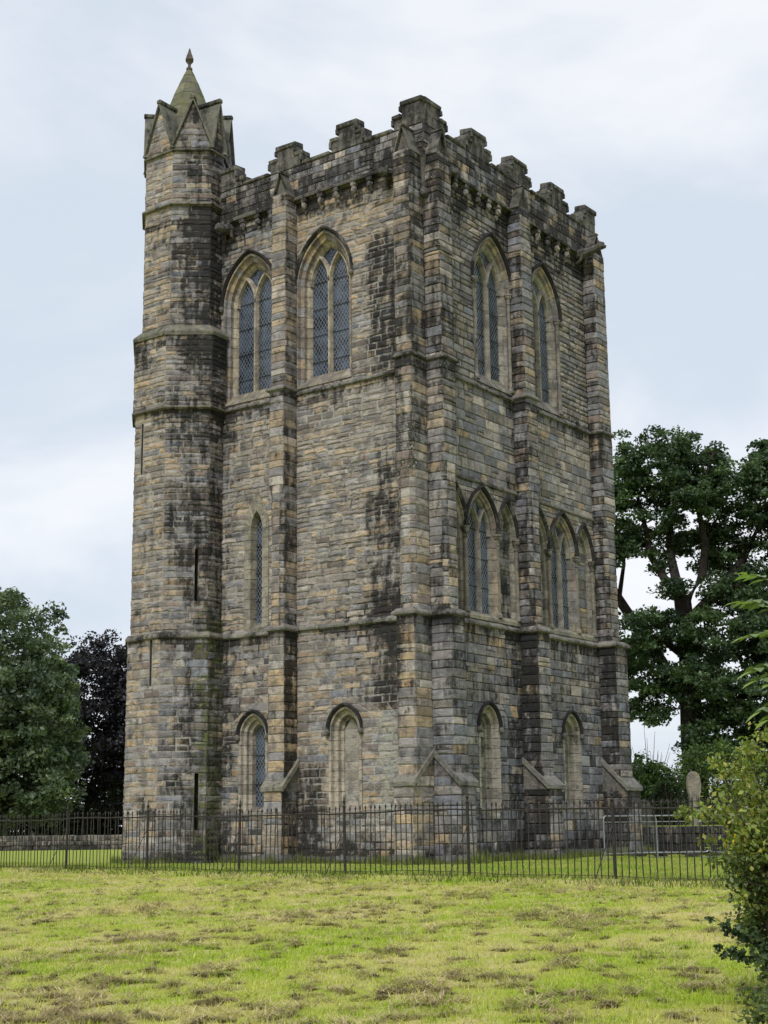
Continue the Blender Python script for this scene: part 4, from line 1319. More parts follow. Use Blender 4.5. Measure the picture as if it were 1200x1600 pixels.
sd3 = np.stack([np.cos(az + 1.5), np.sin(az + 1.5), 0 * az], -1) * .009
Vb = np.stack([b3 - sd3, b3 + sd3, b3 + np.stack([np.cos(az) * h_ * ln, np.sin(az) * h_ * ln, h_], -1)], 1).reshape(-1, 3)
Cb = np.repeat(mixc((.10, .15, .025), (.26, .28, .07), rs.rand(n)) * (.6 + .6 * rs.rand(n))[:, None], 3, 0)
parts_.append((Vb, Cb))
V = np.concatenate([p[0] for p in parts_]); C = np.concatenate([p[1] for p in parts_])
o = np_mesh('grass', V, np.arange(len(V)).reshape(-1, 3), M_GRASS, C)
tag(o, 'mown yellow-green grass with brown clippings on the field', 'grass', None, 'stuff')

# ------------------------------------------------------------------ the iron railing in front
fence = empty('iron_fence')
tag(fence, 'long rusty iron railing with finialed posts in front of the tower', 'fence')
def gz(x, y): return float(ground_z(np.array([x]), np.array([y]))[0])
def fpt(k): return P0 + FD * k
mbar = MB()
tube(mbar, [(0, 0, -.02), (0, 0, 1.31), (0, 0, 1.35), (0, 0, 1.39), (0, 0, 1.45)], [.012, .012, .011, .024, .003], 5, (.05, .04, .03))
bar_o = mbar.build('bar', M_IRON, fence)
first = True
K0, K1, NB = -2, 8, 23
def wob(k): return .02 * math.sin(k * 2.1) + .012 * math.sin(k * 5.3 + 1)
for k in range(K0, K1):
    for i in range(1, NB):
        t = k + i / NB
        p = fpt(t); o = bar_o
        if not first: o = bar_o.copy(); COL.objects.link(o)
        first = False
        o.location = (p.x, p.y, gz(p.x, p.y) + wob(t) + rr(-.012, .012)); o.rotation_euler = (rr(-.03, .03), rr(-.03, .03), rr(0, 6))
mp_ = MB()
cb = Frame((0, 0), (1, 0))
cbox(mp_, cb, -.026, .026, -.026, .026, -.1, 1.40, .006, (.04, .033, .028))
post_mesh = mp_.build('post', M_IRON, fence)
mf = MB()
loft(mf, [[(r * math.cos(a), r * math.sin(a), z) for a in [2 * math.pi * q / 8 for q in range(8)]] for r, z in ((.02, 1.40), (.045, 1.42), (.045, 1.44), (.018, 1.46), (.018, 1.50), (.04, 1.53), (.04, 1.55), (.015, 1.58), (.012, 1.64), (.002, 1.70))], True)
for s_ in (1, -1):
    tube(mf, [(0, 0, 1.60), (.05 * s_, 0, 1.60)], [.012, .006], 5)
fin_o = mf.build('finial', M_IRON, post_mesh)
ms_ = MB()
tube(ms_, [(0, 0, 1.0), (-.1, -.5, .0), (-.11, -.55, -.15)], .011, 5)
stay_o = ms_.build('stay', M_IRON, post_mesh)
pf = True
for k in range(K0, K1 + 1):
    p = fpt(k); o, f2, s2 = post_mesh, fin_o, stay_o
    if not pf:
        o, f2, s2 = post_mesh.copy(), fin_o.copy(), stay_o.copy()
        for q in (o, f2, s2): COL.objects.link(q)
        f2.parent = o; s2.parent = o
    pf = False
    o.location = (p.x, p.y, gz(p.x, p.y) + wob(k)); o.rotation_euler = (rr(-.015, .015), rr(-.015, .015), math.atan2(FT.y, FT.x))
for hz, r_ in ((1.285, .018), (.06, .006)):
    for k in range(K0, K1):
        mb = MB(); pts = []
        for i in range(9):
            t = k + i / 8; p = fpt(t); pts.append((p.x, p.y, gz(p.x, p.y) + hz + wob(t) + (rr(-.012, .012) if 0 < i < 8 else 0)))
        tube(mb, pts, r_, 6, (.07, .055, .045))
        mb.build('rail', M_IRON, fence)

# ------------------------------------------------------------------ loose walls, graveyard
def rubble_wall(name, label, a, b, hgt, thick, cols, sz=(.3, .7), courses=3, cat='wall', z0=0.0):
    t = empty(name); tag(t, label, cat)
    fr = Frame(a, b)
    n = 0
    z = z0 - .1
    for c in range(courses):
        h = hgt / courses * rr(.85, 1.15) + (.1 if c == 0 else 0)
        u = 0
        while u < fr.len:
            w = rr(*sz)
            top = vn1(u * .5 + c * 0, 4) * hgt
            if z - z0 < top * 1.1 + .02 or (c == 0 and rnd.random() < .7):
                mb = MB()
                cbox(mb, fr, u, min(u + w - .015, fr.len), -thick / 2 + rr(-.05, .05), thick / 2 + rr(-.05, .05), z, z + h - .012, .03, rnd.choice(cols), 'K', .02)
                mb.build('stone', M_STONE, t)
            u += w
        z += h
    return t
def vn1(x, seed): return float(fbm(np.array([x]), np.array([seed * 3.3]), seed, 3)[0]) * 1.1
GC = [(.16, .15, .125), (.2, .18, .15), (.12, .12, .105), (.24, .21, .17)]
rubble_wall('ruined_wall', 'low broken foundation wall on the lawn under the left trees', (-45.5, 13.0), (-33.4, 21.6), .5, .9, GC, (.35, 1.0), 2)
rubble_wall('ruined_wall', 'lowest scatter of foundation stones further back beneath the dark purple tree', (-49, 22), (-40, 28.5), .7, .9, GC, (.5, 1.3), 2)

# raised churchyard on the right behind a retaining wall
a_, b_ = Vector((-.6, 11.4)), Vector((9.5, 9.2))
rw = empty('retaining_wall'); tag(rw, 'dark rubble retaining wall of the raised graveyard right of the tower', 'wall')
fr = Frame(a_, b_)
z = -.1
while z < .86:
    h = rr(.18, .3); u = 0
    while u < fr.len:
        w = rr(.3, .75)
        mb = MB(); cbox(mb, fr, u, min(u + w - .015, fr.len), -.35, rr(-.02, .05), z, z + h - .014, .025, rnd.choice(GC), 'K', .012, 0, .25)
        mb.build('stone', M_STONE, rw)
        u += w
    z += h
for i in range(38):
    u = rr(.4, fr.len - .3); n_ = rr(.3, 2.6); s_ = rr(.12, .34)
    mb = MB(); cbox(mb, fr, u, u + s_ * 1.4, n_, n_ + s_, -.06, s_ * .7 - .02, .03, rnd.choice(GC), 'K', .03)
    mb.build('fallen_stone', M_STONE, rw)
rg = [Vector((*fr(0, -.2, 0)[:2],)), Vector((*fr(fr.len, -.2, 0)[:2],))]
d_ = (Vector((-.578, .788))).normalized()
q = [rg[0], rg[1], rg[1] + Vector((60, 20)), rg[1] + d_ * 110 + Vector((60, 30)), rg[0] + d_ * 110 + Vector((-14, 0)), rg[0] + d_ * 8 + Vector((-1.0, 2))]
mb = MB()
mb.add([(v.x, v.y, .9) for v in q] + [(v.x, v.y, -.2) for v in q], [tuple(range(6))] + [(i, i + 6, (i + 1) % 6 + 6, (i + 1) % 6) for i in range(6)])
o = mb.build('raised_ground', M_TURF); tag(o, kind='structure')

def headstone(label, x, y, z, w, h, t, shape, yaw, col):
    """shape: outline half widths by height fraction"""
    fr = Frame((x, y), (x + math.cos(yaw), y + math.sin(yaw)))
    mb = MB()
    front = [( s_ * a * w, b * h) for s_ in (1,) for a, b in shape] + [(-a * w, b * h) for a, b in reversed(shape)]
    rings = [[fr(p[0] * k, n, z + p[1] * (1 if k == 1 else .995)) for p in front] for n, k in ((-t / 2, .96), (-t / 2 + .02, 1), (t / 2 - .02, 1), (t / 2, .96))]
    loft(mb, rings, True, False, col, (.1, .05, .25), True)
    o = mb.build('gravestone', M_STONE); tag(o, label, 'gravestone', 'gravestones in the raised graveyard')
    return o
ROUND = [(.36, 0), (.36, .5), (.38, .56), (.46, .62), (.5, .72), (.5, .8), (.46, .88), (.36, .95), (.2, .99), (.0, 1.0)]
YW = math.radians(36 + 14)
headstone('tall disc-headed tan gravestone standing above the graveyard railing', .0, 16.4, .88, .52, 1.9, .16, ROUND, YW, (.235, .205, .165))
headstone('grey round-topped gravestone half hidden behind the foreground hedge', 1.95, 16.9, .88, .6, 1.75, .16, [(.5, 0), (.5, .8), (.42, .92), (.2, .985), (0, 1)], YW, (.27, .25, .21))
headstone('small dark gravestone close to the tower beneath the green shrub', -2.0, 16.4, .88, .55, .95, .2, [(.5, 0), (.5, .75), (.3, .95), (0, 1)], YW, (.13, .125, .11))

gf = empty('graveyard_railing'); tag(gf, 'small dark iron railing on the raised graveyard behind the tower', 'fence')
mb = MB(); tube(mb, [(0, 0, 0), (0, 0, .95), (0, 0, 1.02)], [.012, .012, .002], 5)
b0 = mb.build('bar', M_IRON, gf)
ga, gb = Vector((-2.6, 14.6)), Vector((6.6, 15.4))
nb_ = 60
for i in range(nb_ + 1):
    p = ga.lerp(gb, i / nb_); o = b0 if i == 0 else b0.copy()
    if i: COL.objects.link(o)
    o.location = (p.x, p.y, .88)
for zz in (1.05, 1.72):
    mb = MB(); tube(mb, [(ga.x, ga.y, zz), (gb.x, gb.y, zz)], .015, 5); mb.build('rail', M_IRON, gf)

def barrier(label, x0, y0, x1, y1):
    """temporary pedestrian barrier: rounded tube frame, thin infill bars, feet"""
    t = empty('crowd_barrier'); tag(t, label, 'barrier', 'grey temporary barriers')
    fr = Frame((x0, y0), (x1, y1)); Lb = fr.len; r = .12
    pts = []
    for (cu, cz, a0) in ((r, r + .16, 180), (Lb - r, r + .16, 270), (Lb - r, 1.2 - r, 0), (r, 1.2 - r, 90)):
        for k in range(5):
            a = math.radians(a0 + k * 22.5); pts.append(fr(cu + r * math.cos(a), 0, cz + r * math.sin(a)))
    mb = MB(); tube(mb, pts + [pts[0]], .02, 6); mb.build('frame', M_GALV, t)
    mb = MB(); tube(mb, [fr(0.04, 0, 1.03), fr(Lb - .04, 0, 1.03)], .012, 5); mb.build('crossbar', M_GALV, t)
    n = int(Lb / .13)
    mi = MB(); tube(mi, [(0, 0, .18), (0, 0, 1.03)], .0028, 4); b0 = mi.build('infill_bar', M_GALV, t)
    for i in range(1, n):
        o = b0 if i == 1 else b0.copy()
        if i > 1: COL.objects.link(o)
        p = fr(Lb * i / n, 0, 0); o.location = (p[0], p[1], 0)
    for u in (.0, Lb):
        mb = MB(); tube(mb, [fr(u, 0, .02), fr(u, 0, 1.1)], .021, 6); tube(mb, [fr(u, -.3, .02), fr(u, .3, .02)], .018, 6); mb.build('foot', M_GALV, t)
barrier('grey tubular barrier against the dark lower wall of the tower', 2.6, 4.6, 3.05, 7.0)
barrier('grey tubular barrier just right of the tower corner', 2.75, 6.2, 4.4, 7.6)
barrier('rightmost grey tubular barrier before the graveyard wall', 4.5, 7.4, 6.3, 6.3)

# ------------------------------------------------------------------ trees
def leaf_mesh(name, P, size, cols, mat, parent, seed, up=.35, aspect=.62, sway=None):
    """one kite-shaped leaf (two triangles, folded) at each point"""
    rs = np.random.RandomState(seed)
    n = len(P)
    nrm = rs.randn(n, 3); nrm[:, 2] += up * 2; nrm /= np.linalg.norm(nrm, axis=1)[:, None]
    t = rs.randn(n, 3); t -= (t * nrm).sum(1)[:, None] * nrm; t /= np.linalg.norm(t, axis=1)[:, None] + 1e-9
    b = np.cross(nrm, t)
    s = (size * (.65 + .7 * rs.rand(n)))[:, None]
    V = np.stack([P - t * s * .5, P + b * s * aspect * .5 - nrm * s * .08, P + t * s * .55, P - b * s * aspect * .5 - nrm * s * .08], 1).reshape(-1, 3)
    Fq = np.arange(n * 4).reshape(-1, 4)
    C = np.repeat(cols, 4, 0)
    return np_mesh(name, V, Fq, mat, C, parent)

def crown_points(blobs, nclump, per, cr, seed, flat=.6, shell=.55):
    """clumps of leaves scattered through a union of ellipsoids, denser near the outside"""
    rs = np.random.RandomState(seed)
    vol = np.array([b[3] * b[4] * b[5] for b in blobs]) ** .8; vol = vol / vol.sum()
    pts, cl = [], []
    for b, v in zip(blobs, vol):
        k = max(3, int(nclump * v))
        d = rs.randn(k, 3); d /= np.linalg.norm(d, axis=1)[:, None]
        r = (shell + (1.04 - shell) * rs.rand(k) ** .6)[:, None]
        wob_ = 1 + .16 * np.sin(d[:, :1] * 5 + b[0]) * np.cos(d[:, 2:] * 6 + b[1]) 
        cl.append(np.array(b[:3])[None] + d * r * wob_ * np.array(b[3:6])[None])
    cl = np.concatenate(cl)
    q = rs.randn(len(cl), per, 3); q /= np.linalg.norm(q, axis=2)[:, :, None]
    q *= (rs.rand(len(cl), per, 1) ** .45)
    sc_ = cr * (.6 + .8 * rs.rand(len(cl), 1, 1))
    q = q * sc_ * np.array([1, 1, flat])[None, None]
    q[:, :, 2] -= .25 * (q[:, :, 0] ** 2 + q[:, :, 1] ** 2) / (sc_[:, :, 0] + 1e-6)
    return cl, (cl[:, None] + q)
def tree(name, label, base, blobs, limbs, leafcol, seed, nclump=500, per=60, cr=.9, leaf=.28, group=None, trunk_r=.4, up=.35, mat=None, flat=.6, shell=.55):
    t = empty(name); tag(t, label, 'tree', group)
    mb = MB()
    for pts, r0, r1 in limbs:
        n = len(pts)
        tube(mb, pts, [r0 + (r1 - r0) * i / (n - 1) for i in range(n)], 9, (.05, .04, .035))
    cl, P = crown_points(blobs, nclump, per, cr, seed, flat, shell)
    rs = np.random.RandomState(seed + 1)
    ends = [Vector(p) for pts, a, b in limbs for p in pts[1:]]
    for i in rs.choice(len(cl), min(110, len(cl)), replace=False):           # twigs out to the clumps
        c = Vector(cl[i]); e = min(ends, key=lambda q: (q - c).length + .6 * max(0, q.z - c.z))
        mid = (c + e) / 2 + Vector((rs.randn() * .25, rs.randn() * .25, rs.randn() * .2 + .15))
        L_ = (c - e).length
        tube(mb, [e, mid, c], [min(.11, .02 + L_ * .018), .035, .012], 5)
    mb.build('trunk', M_BARK, t)
    n, k, _ = P.shape
    br = (.6 + .8 * rs.rand(n, 1)) * np.ones((1, k)) * (.75 + .5 * rs.rand(n, k))
    mix_ = np.clip(rs.rand(n, 1) * .8 + .4 * rs.rand(n, k) - .1, 0, 1)
    C = np.array(leafcol[0])[None, None] * (1 - mix_[..., None]) + np.array(leafcol[1])[None, None] * mix_[..., None]
    C = C * br[..., None]
    leaf_mesh('crown', P.reshape(-1, 3), leaf, C.reshape(-1, 3), mat or M_LEAF, t, seed + 2, up)
    return t
lx, ly = -55.6, 29.4
tree('lime_tree', 'large round green tree at the left edge behind the railing', (lx, ly, 0),
     [(lx, ly, 9.9, 5.5, 5.5, 7.3), (lx + 1.3, ly + 1.0, 7.2, 4.4, 4.4, 5.6), (lx - 2.5, ly - 2, 8, 5, 5, 6), (lx + 2.6, ly + 2.0, 9.6, 2.4, 2.4, 3.2), (lx + 1.2, ly + .8, 3.6, 4.2, 4.2, 2.4)],
     [([(lx, ly, -.2), (lx + .1, ly, 3), (lx, ly + .2, 7), (lx + .2, ly, 13)], .5, .12), ([(lx, ly, 4), (lx + 2, ly + 1, 7), (lx + 3, ly + 1.6, 10)], .2, .06), ([(lx, ly, 3.5), (lx - 2, ly - 1, 7), (lx - 3, ly - 2, 11)], .2, .06)],
     ((.055, .085, .06), (.19, .235, .135)), 41, 1100, 80, .85, .30)
px_, py_ = -59.5, 44.2
tree('copper_beech', 'dark purple-leaved tree between the green tree and the tower', (px_, py_, 0),
     [(px_, py_, 9.4, 5.0, 5.0, 6.6), (px_ + 2.5, py_ + 2, 8.0, 4.2, 4.2, 6.0), (px_ - 2.5, py_ - 2, 8.5, 4.2, 4.2, 6), (px_ + 5, py_ + 3.6, 9.2, 4, 4, 6.2), (px_ + 2, py_ + 1.5, 12.5, 3, 3, 3)],
     [([(px_ - 1.6, py_ - 1.2, -.2), (px_ - 1.5, py_ - 1.1, 3), (px_, py_, 8), (px_, py_, 13)], .26, .07), ([(px_, py_, 4), (px_ + 3, py_ + 2, 8), (px_ + 4, py_ + 3, 11)], .2, .06)],
     ((.012, .012, .02), (.034, .03, .042)), 51, 900, 75, .85, .28)
# hedge and walls far behind on the left
hd = empty('hedge'); tag(hd, 'dark hedge beneath and behind the left trees', 'hedge')
rs = np.random.RandomState(8)
n = 26000
u = rs.rand(n); hh = rs.rand(n) ** .7
ax_, bx_ = np.array([-82., 40.]), np.array([-46., 66.])
Pq = np.stack([ax_[0] + (bx_[0] - ax_[0]) * u + rs.randn(n) * .8, ax_[1] + (bx_[1] - ax_[1]) * u + rs.randn(n) * .8, hh * (3.6 + 1.2 * np.sin(u * 31) + .8 * np.sin(u * 77))], -1)
leaf_mesh('foliage', Pq, .5, np.array([[.03, .045, .022]]) * (.4 + rs.rand(n, 1)), M_LEAF, hd, 9)
mb = MB()
for i in range(24):
    k = i / 23; x_, y_ = ax_[0] + (bx_[0] - ax_[0]) * k, ax_[1] + (bx_[1] - ax_[1]) * k
    tube(mb, [(x_, y_, -.2), (x_ + .1, y_, 2.6)], [.12, .03], 5)
mb.build('stems', M_BARK, hd)

# the sycamores behind the graveyard
def W3(r, f, z): return (-8.0 + .806 * r - .592 * f, 34.0 + .592 * r + .806 * f, z)   # r to the right, f away, seen from the field
S = lambda *p: W3(*p)
limbs = [([S(.1, 0, .7), S(0, 0, 5), S(.1, .1, 9.5), S(-.1, 0, 12.0)], .62, .42),
         ([S(-.1, 0, 11.8), S(-.9, .2, 13.0), S(-1.5, .4, 14.2), S(-1.7, .6, 16), S(-2.3, .3, 18.6)], .26, .07),
         ([S(-.2, 0, 12), S(-.5, .3, 14.2), S(-.3, .8, 16.5), S(-.6, 1.2, 19.3)], .28, .07),
         ([S(0, 0, 11.6), S(.9, -.3, 13.0), S(1.1, -.5, 14.6), S(.8, -.6, 16.6), S(1.7, -1, 19.2)], .28, .07),
         ([S(.2, 0, 10.8), S(1.8, .2, 12.4), S(3.2, .4, 14.0), S(4.6, .6, 16.6), S(5.6, 0, 18.8)], .3, .07),
         ([S(1.8, .2, 12.4), S(3.2, 1.2, 13.0), S(5.4, 1.6, 13.4), S(7.4, 1.6, 14.6)], .25, .08),
         ([S(0, 0, 7), S(-1.6, .5, 7.6), S(-2.8, .8, 6.6), S(-3.6, 1, 5.9)], .26, .05),
         ([S(0, 0, 8), S(2.2, -.6, 9.4), S(4.6, -1, 9.6)], .3, .06), ([S(.1, 0, 5.5), S(2.5, -1.2, 7), S(5, -1.6, 7)], .26, .06),
         ([S(-.1, 0, 9), S(-1.4, -.8, 9.8), S(-2.6, -1.2, 10.2)], .22, .05)]
blobs = []
for r, f, z, a, c in ((-1.2, 0, 19.0, 2.1, 1.7), (1.0, .6, 18.9, 1.9, 1.6), (-2.6, .5, 17.0, 1.6, 1.6), (.2, -.8, 17.0, 2.0, 1.5), (3.0, 0, 17.4, 2.0, 1.7), (5.4, .5, 17.6, 2.2, 2.0), (7.6, 0, 17.0, 2.6, 2.4), (4.6, .4, 19.4, 1.0, 1.1),
                     (-2.9, .8, 14.9, 1.3, 1.3), (2.6, .8, 14.9, 1.7, 1.2), (5.6, 0, 14.6, 2.2, 1.7), (8.4, .6, 13.6, 2.6, 2.6), (-.6, 1.2, 15.2, 1.3, 1.0), (4.4, 1.6, 12.4, 1.6, 1.0),
                     (-1.9, -.8, 10.2, 2.0, 1.25), (1.4, -1.4, 10.2, 2.3, 1.5), (4.4, -1, 9.8, 2.4, 1.7), (7.2, 0, 10.5, 2.6, 2.4), (-2.4, .4, 8.2, 1.7, 1.0), (.3, -1.4, 7.6, 2.2, 1.4), (3.4, -1.4, 7.0, 2.6, 1.7), (6.6, -1, 6.8, 2.8, 2.4),
                     (-2.2, .6, 6.4, 1.5, .7), (3.4, .6, 12.9, 1.5, .9), (2.2, 1.4, 13.9, 1.2, .7), (6.4, .4, 12.6, 2.0, 1.2), (-1.2, .5, 13.9, .8, .5), (-.8, -1, 12.3, 1.1, .6), (1.5, -1.2, 12.2, 1.2, .7), (3.3, -.7, 11.8, 1.3, .7), (1.9, .5, 15.6, 1.0, .6), (.3, .8, 14.9, 1.0, .6), (1.2, -1.2, 5.2, 1.9, 1.1), (4.2, -1.2, 4.6, 2.6, 1.5), (7.6, -1, 4.4, 2.6, 2.0)):
    x_, y_, z_ = S(r, f, z); blobs.append((x_, y_, z_, a, a, c))
limbs += [([S(-.1, 0, 6.5), S(-1.0, 1.6, 9), S(-1.9, 3, 11), S(-2.9, 3, 12.6)], .3, .26), ([S(-2.9, 3, 12.6), S(-3.7, 3, 14.4), S(-4.1, 3.2, 16)], .24, .07), ([S(-2.8, 3, 12.2), S(-2.4, 3.2, 14.2), S(-2.3, 3, 15.6)], .14, .05), ([S(-2.7, 3, 11.6), S(-3.5, 3.2, 12.1), S(-4.2, 3.3, 11.9)], .09, .03)]
for r, f, z, a, c in ((-4.0, 3, 16.2, 1.5, 1.6), (-3.0, 3.5, 15.4, 1.3, 1.1), (-4.4, 3.4, 14.0, 1.0, .9), (-2.0, 3.4, 9.6, 1.5, 1.0), (-4.2, 3.4, 18.2, 1.3, 1.4), (-3.8, 3.5, 11.8, .7, .5), (-3.6, 2.6, 9.0, 1.3, .9), (-3.4, 2.6, 7.4, 1.2, .8)):
    x_, y_, z_ = S(r, f, z); blobs.append((x_, y_, z_, a, a, c))
tree('sycamore_tree', 'tall spreading sycamore with bare forking limbs right of the tower', S(0, 0, 0), blobs, limbs, ((.026, .048, .031), (.105, .16, .070)), 61, 2700, 80, .58, .20, None, shell=.35, up=.6, flat=.45)

def shrub(name, label, x, y, z, r, h, cols, seed, n=14000, leaf=.09, group=None, cat='shrub', twigs=20, spiky=0):
    t = empty(name); tag(t, label, cat, group)
    rs = np.random.RandomState(seed)
    mb = MB()
    for i in range(twigs):
        a = rs.rand() * 6.28; q = rs.rand() ** .5 * r * .8; zz = h * (.5 + .5 * rs.rand()) * (1 + spiky * rs.rand())
        tube(mb, [(x, y, z - .1), (x + math.cos(a) * q * .4, y + math.sin(a) * q * .4, z + zz * .5), (x + math.cos(a) * q, y + math.sin(a) * q, z + zz)], [.04, .02, .006], 5)
    mb.build('stems', M_TWIG, t)
    cl, P = crown_points([(x, y, z + h * .45, r, r, h * .55)], n // 60, 60, r * .28, seed, .7, .5)
    br = (.55 + .9 * rs.rand(len(cl), 1, 1)) * (.75 + .5 * rs.rand(len(cl), 60, 1))
    m_ = rs.rand(len(cl), 1, 1)
    C = (np.array(cols[0]) * (1 - m_) + np.array(cols[1]) * m_) * br
    leaf_mesh('foliage', P.reshape(-1, 3), leaf, C.reshape(-1, 3), M_LEAF, t, seed + 3)
    return t
shrub('elder_shrub', 'light green bush with bare twigs on top close to the tower foot', -3.6, 20.2, .85, 1.15, 2.7, ((.05, .10, .025), (.10, .16, .04)), 81, 9000, .13, spiky=.55, twigs=34)
shrub('ivy_shrub', 'bright green ivy-covered bush behind the disc-headed gravestone', -.9, 20.0, .85, 1.5, 3.1, ((.045, .085, .022), (.10, .155, .035)), 83, 12000, .13)
shrub('ivy_shrub', 'dark ivy mound left of the disc-headed gravestone', -1.4, 17.4, .85, .75, 1.7, ((.02, .04, .016), (.05, .085, .025)), 85, 6000, .1)
shrub('ivy_shrub', 'tall dark green bush behind the grey round-topped gravestone', 2.6, 20.8, .85, 2.0, 2.7, ((.02, .04, .015), (.05, .08, .022)), 87, 9000, .14)

# ------------------------------------------------------------------ the hedge growing into the right of the picture
B0 = Vector((CAM.x - .592 * 12.5 + .806 * 3.42, CAM.y + .806 * 12.5 + .592 * 3.42, -.55))
def BW(r, f, z): return Vector((B0.x + .806 * r - .592 * f, B0.y + .592 * r + .806 * f, z))
bush = empty('hawthorn_bush'); tag(bush, 'leafy hawthorn bush leaning in from the right edge of the field', 'bush')
rs = np.random.RandomState(91)
tips = [(-.36, 0, 1.66), (-.2, .2, 1.8), (-.05, 0, 1.5), (-.55, .1, 1.42), (-.62, 0, 1.2), (-.50, -.2, 1.05), (-.58, .1, .80), (-.40, 0, .9), (-.35, -.2, .6), (-.52, .1, .55), (-.42, 0, .35), (-.30, -.1, .1), (-.2, 0, .3),
        (-.25, 0, .7), (-.1, -.2, .95), (.1, 0, 1.3), (.3, .1, 1.75), (.1, .2, 1.9), (.35, 0, 1.1), (.3, -.1, .6), (.1, -.2, .4), (.0, 0, .1), (.4, .2, .3), (.5, 0, .9), (.6, .2, 1.5), (-.15, .3, 1.2), (-.3, .35, 1.45), (.2, .4, 1.6), (.55, .1, 2.0), (-.45, .15, 1.55), (-.5, .2, 1.25), (-.3, 0, 1.3), (-.15, -.2, -.1), (-.3, -.3, -.15), (-.1, -.3, -.3), (-.25, -.3, -.4), (.1, -.4, -.25), (0, -.1, .75), (-.45, 0, 1.0), (.2, -.3, .1), (-.48, -.05, .15), (-.35, -.6, -.3), (-.2, -.8, -.4), (-.1, -.9, -.2), (-.28, -1.0, -.5), (.1, -.8, -.1), (-.2, -.5, 0), (-.4, -.2, .7), (-.35, -.3, .9), (-.5, -1.5, -.35), (-.35, -1.5, -.2), (-.2, -1.4, .0), (-.55, -1.3, -.45), (-.3, -1.6, -.5), (-.45, -1.1, -.25), (-.2, -1.2, .2)]
long_ = [[(-.1, 0, .55), (-.5, 0, .98), (-.78, -.02, 1.06), (-.95, -.05, 1.10)], [(0, -.1, .0), (-.35, -.15, .0), (-.6, -.2, .12), (-.78, -.25, .24)], [(0, -.2, -.2), (-.35, -.25, -.12), (-.6, -.3, -.05), (-.80, -.3, .02)],
         [(.1, -.3, -.3), (-.15, -.35, -.35), (-.3, -.35, -.22)], [(.0, -.35, -.5), (-.28, -.4, -.4), (-.4, -.4, -.15), (-.42, -.42, .05)]]
tips += [(.6 + 1.2 * rs.rand(), rs.randn() * .25, rs.uniform(-.2, 1.95)) for _ in range(26)]
mb = MB(); LP, LC = [], []
OL, DK, BR = np.array((.25, .31, .075)), np.array((.05, .085, .042)), np.array((.36, .33, .075))
def leafy(pts, n, spread, dark, warm=0.0):
    P = [Vector(p) for p in pts]
    for i in range(n):
        t = rs.rand() ** .7 * (len(P) - 1); k = min(int(t), len(P) - 2); p = P[k].lerp(P[k + 1], t - k)
        LP.append(p + Vector(rs.randn(3)) * spread)
        c = OL * (1 - dark) + DK * dark
        if rs.rand() < warm: c = BR
        LC.append(c * (.55 + .9 * rs.rand()))
for (r, f, z) in tips:
    a = BW(rs.uniform(-.05, .35) + .25 * f * (f < -.4) + .7 * max(0, r - .5), f * .8, -.62); e = BW(r, f, z); mid = a.lerp(e, .55) + Vector((rs.randn() * .06, rs.randn() * .06, .12))
    tube(mb, [a, mid, e], [.018, .011, .004], 5)
    for j in range(9):
        t = rs.uniform(.3, 1); s_ = a.lerp(mid, t * 2) if t < .5 else mid.lerp(e, t * 2 - 1)
        q = s_ + Vector((rs.randn() * .16, rs.randn() * .16, rs.randn() * .12 + .07))
        tube(mb, [s_, q], [.006, .002], 4)
        hi = sm(.55, 1.25, z)
        leafy([s_, q], 46, .035, (.85 - .7 * hi) * rs.uniform(.6, 1.1), .22 * hi)
    leafy([mid, e], 90, .06, .75 - .65 * sm(.5, 1.25, z), .2 * sm(.5, 1.25, z))
for pl_ in long_:
    P = [BW(*p) for p in pl_]
    tube(mb, P, [.010 - .0025 * i for i in range(len(P))], 5)
    for i in range(26):
        t = rs.uniform(.1, .99) * (len(P) - 1); k = min(int(t), len(P) - 2); s_ = P[k].lerp(P[k + 1], t - k)
        q = s_ + Vector((rs.randn() * .03, rs.randn() * .03, rs.randn() * .035))
        dk = .25 if pl_[-1][2] > .5 else .95
        leafy([s_, q], 15, .018, dk, .1 if dk < .5 else 0)
mb.build('stems', M_TWIG, bush)
leaf_mesh('foliage', np.array(LP), .048, np.array(LC), M_LEAF, bush, 92, .3, .6)
mb = MB()
for i in range(40):
    p = BW(-.53 + rs.randn() * .022, -.14 + rs.randn() * .02, .84 + rs.randn() * .035)
    d1, d2 = Vector(rs.randn(3)).normalized() * .013, Vector(rs.randn(3)).normalized() * .009
    mb.add([p - d1, p + d2, p + d1, p - d2], [(0, 1, 2, 3)], (.75, .58, .02))
fl = mb.build('flower', leaf_material('yellow_petals', trans=.3), bush); fl['label'] = 'small cluster of yellow flowers'; fl['kind'] = 'stuff'

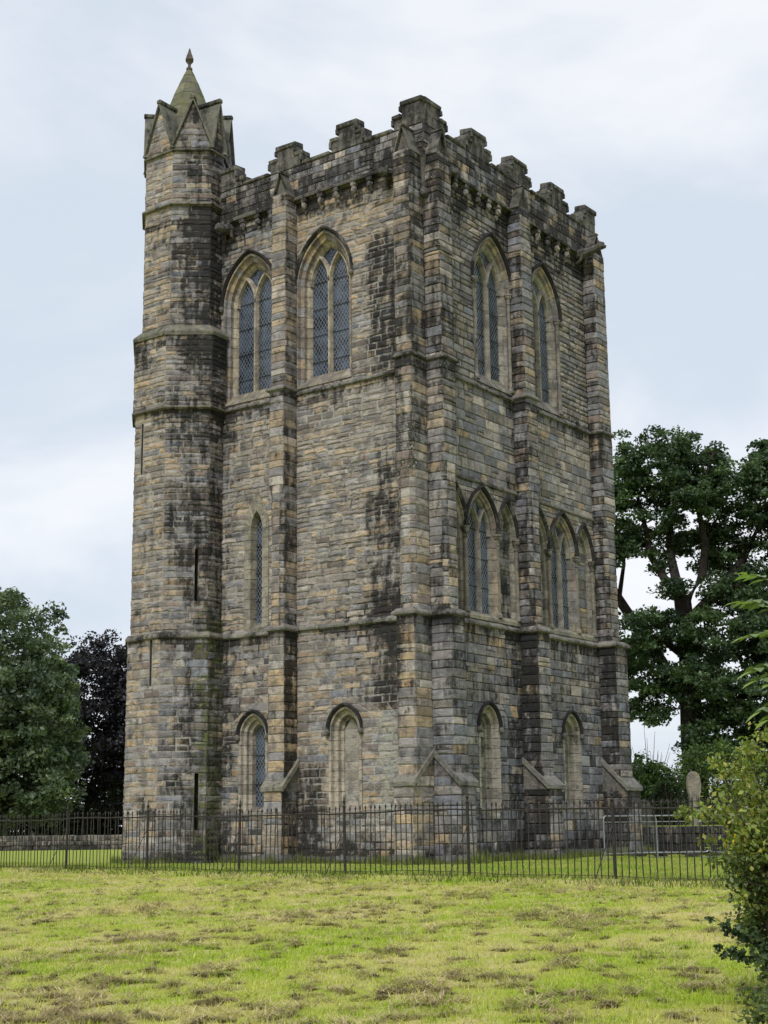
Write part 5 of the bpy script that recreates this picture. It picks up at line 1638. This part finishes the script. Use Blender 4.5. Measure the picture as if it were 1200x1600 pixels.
# ash sapling with big leaflets above the bush
ash = empty('ash_sapling'); tag(ash, 'young ash shoot with large pale green leaflets at the right edge', 'sapling')
mb = MB(); AP, AC = [], []
V_, F_l, C_ = [], [], []
def leaflet(p, d, nrm, ln, w, c):
    s_ = d.cross(nrm).normalized()
    b = len(V_)
    for t, ww, dz in ((0, 0, 0), (.3, .5, -.03), (.6, .42, -.05), (1, 0, -.12)):
        q = p + d * (t * ln) + nrm * (dz * ln)
        if ww == 0: V_.append(tuple(q))
        else:
            V_.append(tuple(q - s_ * (ww * w) + nrm * .12 * w)); V_.append(tuple(q)); V_.append(tuple(q + s_ * (ww * w) + nrm * .12 * w))
    F_l.extend([(b, b + 1, b + 2), (b, b + 2, b + 3), (b + 1, b + 4, b + 5, b + 2), (b + 2, b + 5, b + 6, b + 3), (b + 4, b + 7, b + 5), (b + 5, b + 7, b + 6)])
    C_.extend([tuple(c)] * 8)
stem = [BW(.1, -.9, -.6), BW(0, -.9, 1.2), BW(-.21, -.9, 2.2), BW(-.26, -.95, 2.85)]
tube(mb, stem, [.02, .014, .008, .003], 6)
for (r, z, a, drop) in ((.06, 2.85, -.4, .3), (.10, 2.62, -.5, .25), (.12, 2.35, -.2, .35), (.15, 2.1, -.75, .5), (.16, 2.0, -.3, .5), (.2, 1.8, -.6, .6), (.1, 2.75, .6, .2), (.16, 2.3, 1.2, .3), (.08, 2.7, -1.0, .3), (.12, 2.45, -1.1, .4), (.14, 2.2, -1.2, .5), (.1, 2.55, .2, .3), (.18, 1.9, -1.1, .6)):
    p0 = BW(r - .34, -.9, z); out = (Vector((.806, .592, 0)) * math.sin(a) * 1.2 + Vector((-.592, .806, 0)) * -.35 + Vector((0, 0, .25))).normalized()
    q1 = p0 + out * .16; q2 = p0 + out * .34 - Vector((0, 0, drop * .22))
    tube(mb, [p0, q1, q2], [.005, .004, .002], 4)
    for t in (.35, .6, .85):
        c0 = p0.lerp(q1, t * 2) if t < .5 else q1.lerp(q2, t * 2 - 1)
        for s_ in (-1, 1):
            sd2 = out.cross(Vector((0, 0, 1))).normalized() * s_
            d = (out * .5 + sd2 + Vector((0, 0, -.35))).normalized()
            leaflet(c0, d, Vector((rs.randn() * .2, rs.randn() * .2, 1)).normalized(), rs.uniform(.12, .17), .085, np.array((.16, .23, .09)) * rs.uniform(.7, 1.3))
    leaflet(q2, (q2 - q1).normalized(), Vector((0, 0, 1)), .17, .07, np.array((.22, .30, .07)))
mb.build('stem', M_TWIG, ash)
mb = MB(); mb.add(V_, F_l, C_); mb.build('foliage', M_LEAF, ash)
